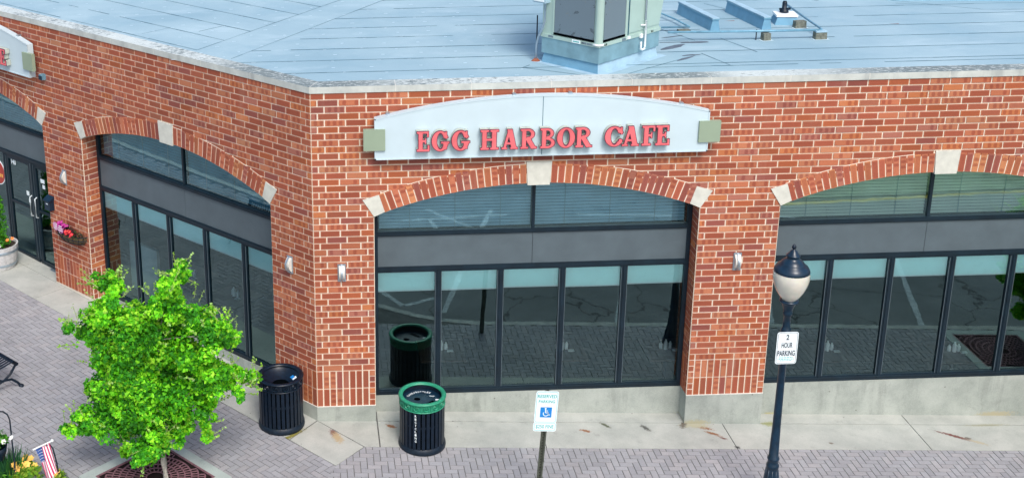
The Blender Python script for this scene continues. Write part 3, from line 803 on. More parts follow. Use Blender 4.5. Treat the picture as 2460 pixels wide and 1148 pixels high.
# ------------------------------------------------------------------ lettering cut as slab serif shapes
def ell(cx, cy, rx, ry): return lambda x, y: (math.hypot((x-cx)/rx, (y-cy)/ry)-1)*min(rx, ry)
def rect(x0, y0, x1, y1): return lambda x, y: max(x0-x, x-x1, y0-y, y-y1)
def seg(x0, y0, x1, y1, w0, w1=None):
    w1 = w1 or w0
    def f(x, y):
        dx, dy = x1-x0, y1-y0; t = max(0, min(1, ((x-x0)*dx+(y-y0)*dy)/(dx*dx+dy*dy)))
        return math.hypot(x-x0-dx*t, y-y0-dy*t)-(w0+(w1-w0)*t)
    return f
def uni(*fs): return lambda x, y: min(f(x, y) for f in fs)
def sub(a, b): return lambda x, y: max(a(x, y), -b(x, y))
def inter(a, b): return lambda x, y: max(a(x, y), b(x, y))
ST = .235
def glyph(ch):
    ring = sub(ell(.45, .5, .45, .51), ell(.46, .5, .17, .38))
    if ch in 'EF':
        fs = [rect(.09, 0, .09+ST, 1), rect(0, .88, .62, 1), rect(.53, .70, .64, 1), rect(.1, .45, .5, .58), rect(.42, .36, .51, .67), rect(0, .88, .4, 1)]
        fs += [rect(0, 0, .66, .12), rect(.56, 0, .68, .32)] if ch == 'E' else [rect(0, 0, .46, .12)]
        return uni(*fs), .68 if ch == 'E' else .64
    if ch == 'H': return uni(rect(.08, 0, .08+ST, 1), rect(.55, 0, .55+ST, 1), rect(.2, .44, .7, .57), rect(0, .88, .43, 1), rect(0, 0, .43, .12), rect(.47, .88, .9, 1), rect(.47, 0, .9, .12)), .9
    if ch == 'A': return uni(inter(sub(uni(seg(.15, 0, .44, 1, .075), seg(.46, .96, .70, 0, .14)), rect(-1, 1, 2, 2)), rect(-1, 0, 2, 1.2)), rect(.2, .24, .66, .35), rect(0, 0, .33, .11), rect(.47, 0, .9, .11), rect(.3, .9, .5, 1)), .9
    if ch == 'O': return ring, .9
    if ch == 'C': return uni(sub(ring, uni(rect(.55, .27, 1.2, .66), seg(.75, .45, 1.2, .2, .06))), rect(.72, .60, .83, .97), ell(.74, .30, .10, .08)), .88
    if ch == 'G': return uni(sub(ring, rect(.55, .42, 1.2, .64)), rect(.70, .60, .81, .97), rect(.60, .08, .60+ST*.9, .45), rect(.48, .37, .94, .48)), .94
    bowl = lambda cx, cy, rx, ry, ix, iy: inter(sub(ell(cx, cy, rx, ry), ell(cx, cy, ix, iy)), rect(.3, -1, 3, 3))
    stem = [rect(.08, 0, .08+ST, 1), rect(0, .88, .4, 1), rect(0, 0, .43 if ch == 'R' else .4, .12)]
    if ch == 'R': return uni(*stem, bowl(.38, .73, .39, .275, .17, .15), rect(.3, .46, .45, .56), rect(.3, .89, .45, 1), inter(seg(.42, .48, .72, .02, .13), rect(-1, 0, 2, 1)), rect(.6, 0, .9, .11)), .9
    if ch == 'B': return uni(*stem, bowl(.36, .745, .35, .255, .15, .135), bowl(.36, .27, .42, .275, .2, .15), rect(.3, .46, .4, .58), rect(.3, .89, .42, 1), rect(.3, 0, .42, .11)), .8
def mold(mb, f, P, b0, b1, off, face, side, res=.028):
    """polygonise f<off by marching squares; P(x,y,b) maps to space"""
    nx = int(1.15/res); ny = int(1.16/res); g = [[f(-.08+i*res, -.08+j*res)-off for j in range(ny+1)] for i in range(nx+1)]
    vid = {}; pts = []
    def V(x, y):
        k = (round(x, 4), round(y, 4))
        if k not in vid: vid[k] = len(pts); pts.append((x, y))
        return vid[k]
    faces = []; edges = []
    for i in range(nx):
        for j in range(ny):
            c = [(i, j), (i+1, j), (i+1, j+1), (i, j+1)]; v = [g[a][b] for a, b in c]
            if min(v) >= 0: continue
            ring = []; cr = []
            for k in range(4):
                a, b = c[k], c[(k+1) % 4]; va, vb = v[k], v[(k+1) % 4]
                if va < 0: ring.append(V(-.08+a[0]*res, -.08+a[1]*res))
                if (va < 0) != (vb < 0):
                    t = va/(va-vb); q = V(-.08+(a[0]+(b[0]-a[0])*t)*res, -.08+(a[1]+(b[1]-a[1])*t)*res); ring.append(q); cr.append(q)
            r2 = [q for n_, q in enumerate(ring) if q != ring[n_-1]]
            if len(r2) >= 3: faces.append(tuple(r2))
            if len(cr) == 2 and cr[0] != cr[1]: edges.append((cr[0], cr[1]))
            elif len(cr) == 4: edges += [(cr[0], cr[1]), (cr[2], cr[3])]
    n = len(pts)
    mb.raw([P(x, y, b0) for x, y in pts], faces, face)
    mb.raw([P(x, y, b) for b in (b0, b1) for x, y in pts], [(a, b, n+b, n+a) for a, b in edges], side)
LET = [('E', 385, 470), ('G', 482, 600), ('G', 612, 734), ('H', 800, 922), ('A', 938, 1047), ('R', 1062, 1172), ('B', 1192, 1292), ('O', 1300, 1420), ('R', 1422, 1534), ('C', 1614, 1748), ('A', 1725, 1842), ('F', 1858, 1945), ('E', 1948, 2042)]
LX_ = [('E', 385, 470), ('G', 482, 600), ('G', 612, 734), ('H', 800, 922), ('A', 938, 1047), ('R', 1062, 1172), ('B', 1192, 1292), ('O', 1300, 1420), ('R', 1422, 1534), ('C', 1614, 1738), ('A', 1728, 1842), ('F', 1858, 1945), ('E', 1948, 2042)]
def cafe_sign(F, s_, rot, label):
    org = F(s_+24, 0, -9.7)
    t = thing('wall_sign', label, 'sign', org, rot, 'arched sign boards on the brick wall')
    Lf = Frame((0, 0), (1, 0), (0, 1), 0)
    n = 26; h = 9.7
    r = (24**2+2.95**2)/(2*2.95)
    top = [(-23.95+47.9*i/n, h-.65-r+math.sqrt(r*r-(-23.95+47.9*i/n)**2)) for i in range(n+1)]
    pts = [(-23.95, 0), (23.95, 0)]+top[::-1]
    m = MB(); m.prism(Lf, pts, -1.5, -.35, 'board'); b = m.build('board', t)
    m = MB(); m.box(Lf, -.045, .045, -1.515, -1.4, .02, 9.0, 'seam')
    # edge moulding, 2 mm proud
    m2 = MB()
    for (x0, y0), (x1, y1) in zip(pts, pts[1:]+pts[:1]):
        L = math.hypot(x1-x0, y1-y0); nx, ny = -(y1-y0)/L*.2, (x1-x0)/L*.2
        m2.raw([Lf(a, b_, c) for b_ in (-1.56, -1.44) for a, c in ((x0, y0), (x1, y1), (x1+nx, y1+ny), (x0+nx, y0+ny))], [(0, 1, 2, 3), (0, 1, 5, 4), (2, 3, 7, 6)], 'board')
    m2.build('edge_trim', b); m.build('panel_joint', b)
    for x in (-24.0, 24.0):
        m = MB(); m.box(Lf, x-1.55, x+1.55, -1.85, -1.2, 1.5, 4.65, 'sage'); m.build('square_plate', t)
    for x in (-22, -4, 4, 20):
        m = MB(); z = h-.65-r+math.sqrt(r*r-x*x); m.box(Lf, x-.25, x+.25, -1.0, -.2, z-.05, z+.22, 'steel'); m.build('bracket', t)
    for ch, p0, p1 in LX_:
        x0 = (p0-385)/1657*36.1+14.95-33; x1 = (p1-385)/1657*36.1+14.95-33
        f, wd = glyph(ch); sx = (x1-x0)/wd; sy = 3.02
        P = lambda x, y, b: Lf(x0+x*sx, b, 1.45+y*sy)
        m = MB(); mold(m, f, P, -2.45, -1.58, .004, 'letter_side', 'letter_side', .04); Lm = m.build('letter', t)
        m = MB(); mold(m, f, P, -2.56, -2.45, .014, 'letter_trim', 'letter_trim'); m.build('trim', Lm)
        m = MB(); mold(m, f, P, -2.60, -2.5, -.016, 'letter_red', 'letter_red'); m.build('face', Lm)
cafe_sign(FR, 9, 0, 'long pale arched sign with red EGG HARBOR CAFE letters over the middle window')
cafe_sign(FL, 9, R(-45), 'pale arched sign cut off at the left edge above the entrance door')

# ------------------------------------------------------------------ wall lights
def sconce():
    t = thing('wall_light', 'x', 'wall light')
    F = Frame((0, 0), (1, 0), (0, 1), 0)
    m = MB(); m.box(F, -.6, .6, -.12, 0, 0, 2.8, 'steel'); m.build('back_plate', t)
    def bow(d, w_, z0, z1, mat, nm, thick=None):
        m = MB(); n = 14; pr = [(-.12-d*math.sin(math.pi*i/n)**.8, z0+(z1-z0)*i/n) for i in range(n+1)]
        p = [F(a, b, z) for a in (-w_, w_) for b, z in pr]
        m.raw(p, [(i, i+1, n+2+i, n+1+i) for i in range(n)], mat, smooth=True)
        if thick is None:
            for a in (-w_, w_): m.raw([F(a, b, z) for b, z in pr], [tuple(range(n+1))], mat)
        else:
            pi = [(b+thick, z) for b, z in pr]
            m.raw([F(a, b, z) for a in (-w_, w_) for b, z in pi], [(i, i+1, n+2+i, n+1+i) for i in range(n)], mat)
            for a in (-w_, w_): m.raw([F(a, b, z) for b, z in pr]+[F(a, b, z) for b, z in pi], [(i, i+1, n+2+i, n+1+i) for i in range(n)], mat)
        m.build(nm, t)
    bow(.66, .42, .25, 2.55, 'lens', 'lens'); bow(.95, .13, 0, 2.8, 'steel', 'bow', .12)
    return t
sg0 = sconce(); sp = FR(4.1, 0, -29.1); sg0.location = [x*U for x in sp]
gL = 'steel wall lights on the brick piers'; sg0['label'] = 'steel wall light on the corner pier, on its right hand face beside the middle window'; sg0['group'] = gL
dup(sg0, FR(63.2, 0, -29.1), 0, 'steel wall light on the pier behind the street lamp', gL)
dup(sg0, FL(126-5.0, 0, -29.1), R(-45), 'steel wall light on the shaded left hand face of the corner pier', gL)
dup(sg0, FL(126-63.1, 0, -29.0), R(-45), 'steel wall light above the flower basket beside the entrance', gL)

m = MB(); m.box(Frame((0, 0), (1, 0), (0, 1)), -.5, .35, -.9, 0, 0, 1.0, 'pipe_blue'); m.box(Frame((0, 0), (1, 0), (0, 1)), -.35, .45, -1.1, -.9, .1, .8, 'navy_metal')
o = m.build('security_camera', None, loc=FL(126-66.7, 0, -9.8)); o.rotation_euler = (0, 0, R(-45)); tag(o, 'small dark box fixed to the bricks beside the left arched sign', 'camera')
def mailbox():
    t = thing('mailbox', 'dark mailbox with sloping lid on the pier beside the entrance', 'mailbox', FL(126-68.2, 0, -35.1), R(-45)); F = Frame((0, 0), (1, 0), (0, 1))
    m = MB(); m.box(F, -.85, .85, -1.0, 0, 0, 2.0, 'navy_metal'); m.build('body', t)
    m = MB(); m.prism(Frame((0, 0), (0, 1), (1, 0)), [(-1.25, 1.95), (.0, 2.7), (0, 2.02), (-1.2, 1.75)], -1, 1, 'navy_metal'); m.build('lid', t)
    m = MB(); m.box(F, -.3, .3, -1.03, -1.01, 1.2, 1.4, 'sign_white'); m.build('label_plate', t)
mailbox()

# ------------------------------------------------------------------ foliage helpers
def leaf_blob(mb, c, r, n, size, cols, squash=.85, fan=True):
    for _ in range(n):
        while True:
            v = Vector((rnd.uniform(-1, 1), rnd.uniform(-1, 1), rnd.uniform(-1, 1)))
            if .05 < v.length < 1: break
        v = v.normalized()*(v.length**.45)
        p = Vector(c)+Vector((v.x*r, v.y*r, v.z*r*squash))*rnd.uniform(.8, 1.12)
        one_leaf(mb, p, v, size*rnd.uniform(.7, 1.3), rnd.choice(cols), fan)
def one_leaf(mb, p, out, s_, c, fan=True):
    nrm = (Vector(out)*.7+Vector((rnd.uniform(-1, 1), rnd.uniform(-1, 1), rnd.uniform(-.2, 1.3)))).normalized()
    x = nrm.cross(Vector((rnd.uniform(-1, 1), rnd.uniform(-1, 1), rnd.uniform(-1, 1)))).normalized(); y = nrm.cross(x)
    f = rnd.uniform(.8, 1.2); c = tuple(q*f for q in c)
    if fan: q = [(0, -.5), (.55, .18), (.38, .45), (0, .38), (-.38, .45), (-.55, .18)]
    else: q = [(0, -.6), (.28, -.1), (.2, .3), (0, .6), (-.2, .3), (-.28, -.1)]
    mb.poly([p+x*a*s_+y*b*s_+nrm*(abs(a)*.25*s_) for a, b in q], 'leaf', c=c)
GK = [(.24, .70, .02), (.17, .60, .015), (.34, .78, .03), (.42, .80, .05), (.12, .50, .015), (.08, .38, .015)]
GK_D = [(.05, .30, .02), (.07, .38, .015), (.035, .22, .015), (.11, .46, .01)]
GK_P = [(.36, .62, .12), (.30, .58, .05), (.42, .66, .22)]

# ------------------------------------------------------------------ ginkgo tree in its grate
def ginkgo():
    rnd.seed(21)
    bx, by = -21.6, -16.2; t = thing('ginkgo_tree', 'young bright green ginkgo tree with full crown standing in the iron grate by the corner', 'tree', (bx, by, gh(bx)), 0, 'street trees in iron grates')
    g0 = gh(bx); Zk = lambda k: Z0+k-g0
    m = MB(); tr = [(0, 0, -.5), (-.15, 0, 3), (-.35, .1, 6), (-.3, 0, 10), (-.2, .2, 16), (.1, 0, 22), (.3, 0, 27)]
    m.tube(tr, [.55, .48, .42, .4, .32, .2, .08], 'bark', 12)
    blobs = [(-27.2, -23.3, 2.8), (-29.0, -21.5, 1.6), (-26.2, -20.9, 1.1), (-19.9, -22.4, 3.1), (-18.1, -20.3, 1.6), (-17.9, -18.8, 0.6), (-24.1, -27.8, 4.7), (-29.8, -28.2, 3.6), (-32.4, -30.0, 2.1), (-33.2, -26.8, 0.8), (-17.4, -28.0, 3.6), (-14.0, -28.1, 3.1), (-12.0, -26.9, 1.6), (-10.9, -29.2, 1.0), (-24.6, -34.1, 5.2), (-29.1, -33.9, 3.1), (-18.8, -33.6, 4.7), (-14.3, -33.8, 3.1), (-12.6, -33.2, 1.6), (-11.6, -37.1, 2.3), (-9.3, -36.2, 1.2), (-25.5, -39.2, 5.2), (-31.1, -38.3, 2.3), (-32.7, -40.9, 2.1), (-34.9, -42.7, 1.0), (-29.7, -42.3, 3.1), (-19.7, -39.4, 4.1), (-15.8, -40.8, 2.6), (-15.3, -43.4, 1.0), (-24.1, -44.4, 2.8), (-27.0, -45.0, 2.4), (-18.8, -43.6, 2.4), (-21.3, -45.5, 1.4), (-24.3, -47.9, 1.0), (-31.6, -42.0, 1.9), (-29.3, -40.3, 2.4), (-13.4, -36.3, 2.2), (-10.6, -36.8, 1.5), (-27.4, -20.6, 1.0), (-18.6, -21.5, 2.0), (-26.4, -46.2, 1.8), (-24.0, -46.6, 1.6), (-33.6, -42.4, 1.3), (-16.0, -42.6, 1.8), (-18.8, -24.5, 2.2), (-22.2, -26.6, 2.4), (-21.4, -24.6, 1.7), (-27.5, -25.6, 2.2), (-22.5, -43.5, 2.6), (-20.0, -45.0, 1.8)]
    cen = (-22.3-bx, Zk(-35.5))
    lm = MB()
    for x, k, r in blobs:
        x -= bx; z = Zk(k); dy = rnd.uniform(-1, 1)*min(6, 9-r)*(.3 if r < 2 else .7)
        s_ = min(.9, max(.1, (z-6)/20)); i = max(3, min(5, int(s_*6)))
        a = Vector(tr[i]); b = Vector((x, dy, z))
        if r > 2.2: m.tube([a, a.lerp(b, .5)+Vector((0, 1.2, -.4)), b], [.10, .06, .03], 'bark', 6)
        # big clumps are made of smaller ones so the outline stays broken
        r *= 1.05; k_ = max(4, int(r*r*2.15))
        for _ in range(k_):
            v = Vector((rnd.gauss(0, 1), rnd.gauss(0, 1), rnd.gauss(0, 1))).normalized()*rnd.uniform(.1, .78)*r
            c2 = b+v; rr = max(.72, r*.33)*rnd.uniform(.8, 1.2)
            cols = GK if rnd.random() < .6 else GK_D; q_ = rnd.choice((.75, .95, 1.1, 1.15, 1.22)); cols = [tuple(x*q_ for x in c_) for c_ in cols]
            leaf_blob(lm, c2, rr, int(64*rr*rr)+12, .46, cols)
        for _ in range(int(r*1.6)+1):      # whippy shoots standing out of the clump
            v = Vector((rnd.gauss(0, 1), rnd.gauss(0, .7), rnd.gauss(.5, .8))).normalized(); l = rnd.uniform(.9, 1.9)
            p0 = b+v*r*.85; p1 = p0+v*l+Vector((0, 0, .4)); lm.tube([p0, p1], [.05, .025], 'twig', 4)
            for q in range(7): one_leaf(lm, p0.lerp(p1, q/6)+Vector((rnd.uniform(-.2, .2), rnd.uniform(-.2, .2), rnd.uniform(-.1, .2))), v, .34, rnd.choice(GK_P))
    for x, k in [(-31.0, -19.6), (-25.9, -18.8), (-17.6, -17.6), (-21.3, -19.3), (-34.8, -26.1), (-35.4, -30.5), (-10.1, -28.9), (-12.2, -24.9), (-15.6, -21.9), (-7.6, -38.2), (-11.2, -35.2), (-14.3, -24.5), (-7.9, -36.0)]:
        tip = Vector((x-bx, rnd.uniform(-1, 1), Zk(k)))
        near = min(blobs, key=lambda q: (q[0]-x)**2+(q[1]-k)**2); p0 = Vector((near[0]-bx, 0, Zk(near[1])))
        lm.tube([p0, p0.lerp(tip, .6)+Vector((0, 0, .2)), tip], [.09, .06, .03], 'twig', 4)
        n = int((tip-p0).length*6)
        for q in range(n):
            s_ = q/n; p = p0.lerp(tip, s_)+Vector((rnd.uniform(-1, 1), rnd.uniform(-1, 1), rnd.uniform(-1, 1)))*(.12+.5*(1-s_))
            one_leaf(lm, p, (0, 0, 1), .42, rnd.choice(GK_P if s_ > .5 else GK))
    # drooping dark fill inside the crown
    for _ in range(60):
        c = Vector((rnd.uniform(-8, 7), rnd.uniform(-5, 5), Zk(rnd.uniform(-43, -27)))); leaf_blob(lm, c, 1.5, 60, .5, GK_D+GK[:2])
    m.build('trunk', t); lm.build('crown', t, tone=True)
    return t
tree = ginkgo()
rnd.seed(5)
dup(tree, (131, -17.5, gh(131)), R(70), 'green tree mirrored in the last pane of the right hand window', 'street trees in iron grates')

def grate(cx, cy, rot, label, group='tree grates with concrete borders'):
    t = thing('tree_grate', label, 'tree grate', (cx, cy, gh(cx)), rot, group); h = 6.0
    sl = -.04365
    tilt = (math.cos(rot)*sl, -math.sin(rot)*sl)
    zt = lambda x, y: x*tilt[0]+y*tilt[1]
    m = MB(); F = Frame((0, 0), (1, 0), (0, 1))
    def bar(x0, y0, x1, y1, z0, z1, mat, mm):
        q = [(x0, y0), (x1, y0), (x1, y1), (x0, y1)]
        mm.raw([(x, y, zt(x, y)+z) for z in (z0, z1) for x, y in q], [(0, 1, 2, 3), (4, 5, 6, 7), (0, 1, 5, 4), (1, 2, 6, 5), (2, 3, 7, 6), (3, 0, 4, 7)], mat)
    b = MB()
    for x0, y0, x1, y1 in ((-h-1.6, -h-1.6, h+1.6, -h), (-h-1.6, h, h+1.6, h+1.6), (-h-1.6, -h, -h, h), (h, -h, h+1.6, h)): bar(x0, y0, x1, y1, -.05, .22, 'grate_border', b)
    b.build('concrete_border', t)
    s_ = MB(); bar(-h, -h, h, h, -.05, .05, 'grate_dark', s_); s_.build('soil', t)
    for x0, y0, x1, y1 in ((-h, -h, h, -h+.3), (-h, h-.3, h, h), (-h, -h+.3, -h+.3, h-.3), (h-.3, -h+.3, h, h-.3)): bar(x0, y0, x1, y1, .08, .19, 'grate_iron', m)
    # concentric rings and radial bars, clipped to the square
    lim = h-.28
    def seg_(p, q, wd):
        L = math.hypot(q[0]-p[0], q[1]-p[1])
        if L < .02: return
        nx, ny = (q[1]-p[1])/L*wd, -(q[0]-p[0])/L*wd
        c4 = [(p[0]+nx, p[1]+ny), (q[0]+nx, q[1]+ny), (q[0]-nx, q[1]-ny), (p[0]-nx, p[1]-ny)]
        if any(abs(a) > lim or abs(b_) > lim for a, b_ in c4): return
        m.raw([(x, y, zt(x, y)+z) for z in (.09, .17) for x, y in c4], [(4, 5, 6, 7), (0, 1, 5, 4), (1, 2, 6, 5), (2, 3, 7, 6), (3, 0, 4, 7)], 'grate_iron')
    r = 1.3; k = 0
    while r < 8.4:
        n = max(16, int(r*9))
        for i in range(n):
            a, b_ = 2*math.pi*i/n, 2*math.pi*(i+1)/n; seg_((r*math.cos(a), r*math.sin(a)), (r*math.cos(b_), r*math.sin(b_)), .1)
        n = int(2*math.pi*(r+.5)/.58)
        for i in range(n):
            a = 2*math.pi*(i+.5*(k % 2))/n; seg_((r*math.cos(a), r*math.sin(a)), ((r+.95)*math.cos(a), (r+.95)*math.sin(a)), .075)
        r += .95; k += 1
    m.build('iron_grate', t)
    return t
grate(-23.2, -15.45, R(45), 'dark red iron tree grate in a concrete border under the ginkgo crown')
grate(121.2, -18.0, 0, 'iron tree grate mirrored in the last pane of the right hand window')

# ------------------------------------------------------------------ litter bins
def bin_(loc, label, rim_mat, kind, rot):
    t = thing('trash_can', label, 'trash can', loc, rot, 'slatted steel bins at the corner')
    H = 8.4
    m = MB(); m.lathe([(3.0, 0), (3.5, .0), (3.55, .25), (3.5, .7), (3.3, .95)], 'black_metal', 40); m.lathe([(3.22, .35), (3.22, .9)], 'black_gloss', 40); m.build('base_ring', t)
    m = MB(); n = 30
    for i in range(n):
        a = 2*math.pi*i/n; F = Frame((math.cos(a)*3.25, math.sin(a)*3.25), (-math.sin(a), math.cos(a)), (-math.cos(a), -math.sin(a)))
        m.box(F, -.24, .24, -.08, .06, .5, H-1.3, 'black_gloss')
    m.lathe([(3.12, .5), (3.12, .75)], 'black_metal', 30); m.lathe([(3.14, 4.2), (3.14, 4.6)], 'black_metal', 30); m.build('slatted_body', t)
    m = MB(); m.lathe([(2.95, .3), (2.95, H-1.6)], 'hole_black', 32); m.build('liner', t)
    bm = rim_mat if kind == 'green' else 'black_gloss'
    m = MB(); m.lathe([(3.32, H-1.42), (3.42, H-1.38), (3.42, H-1.28), (3.3, H-1.25)], bm, 40); m.lathe([(3.22, H-1.3), (3.22, H-.1)], bm if kind == 'green' else 'black_metal', 40); m.lathe([(3.12, H-.1), (3.12, H-1.3)], 'black_metal', 40)
    nb = 14
    for i in range(nb):     # round ornaments between short bars
        a = 2*math.pi*i/nb; F = Frame((math.cos(a)*3.24, math.sin(a)*3.24), (-math.sin(a), math.cos(a)), (-math.cos(a), -math.sin(a)))
        q = 14; pr = []
        for r0, r1, b0, b1 in ((.46, .36, -.02, -.16), (.36, .28, -.16, -.02), (.18, .1, -.02, -.14)):
            m.raw([F(r_*math.cos(2*math.pi*k/q), b_, H-.72+r_*math.sin(2*math.pi*k/q)) for r_, b_ in ((r0, b0), (r1, b1)) for k in range(q)], [(k, (k+1) % q, q+(k+1) % q, q+k) for k in range(q)], bm, smooth=True)
        a += math.pi/nb; F = Frame((math.cos(a)*3.24, math.sin(a)*3.24), (-math.sin(a), math.cos(a)), (-math.cos(a), -math.sin(a)))
        m.box(F, -.06, .06, -.14, .02, H-1.25, H-.1, bm)
    m.build('ornament_band', t)
    m = MB(); m.lathe([(2.85, H-.12), (2.92, H+.06), (3.2, H+.14), (3.48, H+.06), (3.55, H-.12), (3.4, H-.2), (2.9, H-.2)], rim_mat, 48); m.build('rim', t)
    if kind == 'green':
        m = MB(); n = 32; zl = H-1.0
        m.poly([(3.1*math.cos(2*math.pi*i/n), 3.1*math.sin(2*math.pi*i/n), zl) for i in range(n)], 'navy_metal'); L = m.build('lid', t)
        m = MB(); m.poly([(-.75+.48*math.cos(2*math.pi*i/16), .1+.42*math.sin(2*math.pi*i/16), zl+.03) for i in range(16)], 'hole_black')
        m.poly([(.2, -1.6, zl+.03), (1.5, -.1, zl+.03), (1.85, -.25, zl+.03), (.7, -1.9, zl+.03)], 'hole_black'); m.build('opening', L)
        m = MB()
        word = 'CANS/BOTTLES'
        for i, ch in enumerate(word):
            if ch == ' ': continue
            a = R(158-i*8.6); c, s_ = math.cos(a), math.sin(a); rx, ry = 2.1, 2.05
            P = lambda x, y: (rx*c+x*s_+y*c*1, ry*s_-x*c+y*s_, zl+.04)
            put_text(m, P, ch, -.12, .12, 0, .42, 'sign_white', .03)
        put_text(m, lambda x, y: (x, y, zl+.04), 'TRASH', 1.0, 1.75, .95, 1.25, 'sign_white', .03)
        m.box(Frame((1.95, -.05), (1, 0), (0, 1)), 0, .5, 0, .38, zl+.035, zl+.05, 'sign_white')
        m.build('lettering', L)
        m = MB(); a = R(-112)-rot; F = Frame((math.cos(a)*3.25, math.sin(a)*3.25), (-math.sin(a), math.cos(a)), (-math.cos(a), -math.sin(a)))
        for i, ch in enumerate('RECYCLING'):
            put_text(m, lambda x, y: F(x, -.11, y), ch, -.13, .13, 6.35-i*.52, 6.35-i*.52+.36, 'sign_white', .03)
        m.build('lettering', t)
    else:
        m = MB(); m.lathe([(3.1, H-.35), (2.6, H-.9), (1.25, H-1.5)], 'black_gloss', 40); m.lathe([(1.25, H-1.5), (1.15, H-2.2), (0, H-3)], 'hole_black', 32); L = m.build('lid', t)
        m = MB()
        for a, r, w_, h_, mat in ((25, 2.2, .55, .35, 'sign_blue'), (18, 2.35, .3, .45, 'sign_white'), (205, 2.45, .6, .2, 'sign_white'), (222, 2.2, .4, .18, 'flower_white')):
            c, s_ = math.cos(R(a)), math.sin(R(a)); zz = H-.9-(2.6-r)/1.35*.6+.05
            if r > 2.6: zz += .2
            m.raw([(c*rr-s_*x, s_*rr+c*x, zz+(rr-r)*.45+.02) for rr, x in ((r-h_, -w_), (r-h_, w_), (r+h_*.4, w_), (r+h_*.4, -w_))], [(0, 1, 2, 3)], mat)
        m.build('sticker', L)
bin_((-5.5, -.95, gh(-5.5)+.04), 'all black slatted trash can left of the building corner', 'black_gloss', 'black', 0)
bin_((15.5, -6.3, gh(15.5)+.04), 'black slatted recycling can with green rim in front of the middle window', 'green_paint', 'green', R(-8))

# ------------------------------------------------------------------ street lamp and signs
def rounded(w_, h_, r, n=5):
    p = []
    for cx, cy, a0 in ((w_/2-r, h_/2-r, 0), (-w_/2+r, h_/2-r, 90), (-w_/2+r, -h_/2+r, 180), (w_/2-r, -h_/2+r, 270)):
        for i in range(n+1): a = R(a0+90*i/n); p.append((cx+r*math.cos(a), cy+r*math.sin(a)))
    return p
def plate(t, F, w_, h_, r, ink):
    m = MB(); m.prism(F, rounded(w_, h_, r), 0, .05, 'sign_white', 'steel'); P_ = m.build('sign_plate', t)
    m = MB(); o_, i_ = rounded(w_-.22, h_-.22, r-.05), rounded(w_-.32, h_-.32, r-.1); n = len(o_)
    m.raw([F(a, -.012, b) for a, b in o_]+[F(a, -.012, b) for a, b in i_], [(i, (i+1) % n, n+(i+1) % n, n+i) for i in range(n)], ink); m.build('border_line', P_)
    return P_
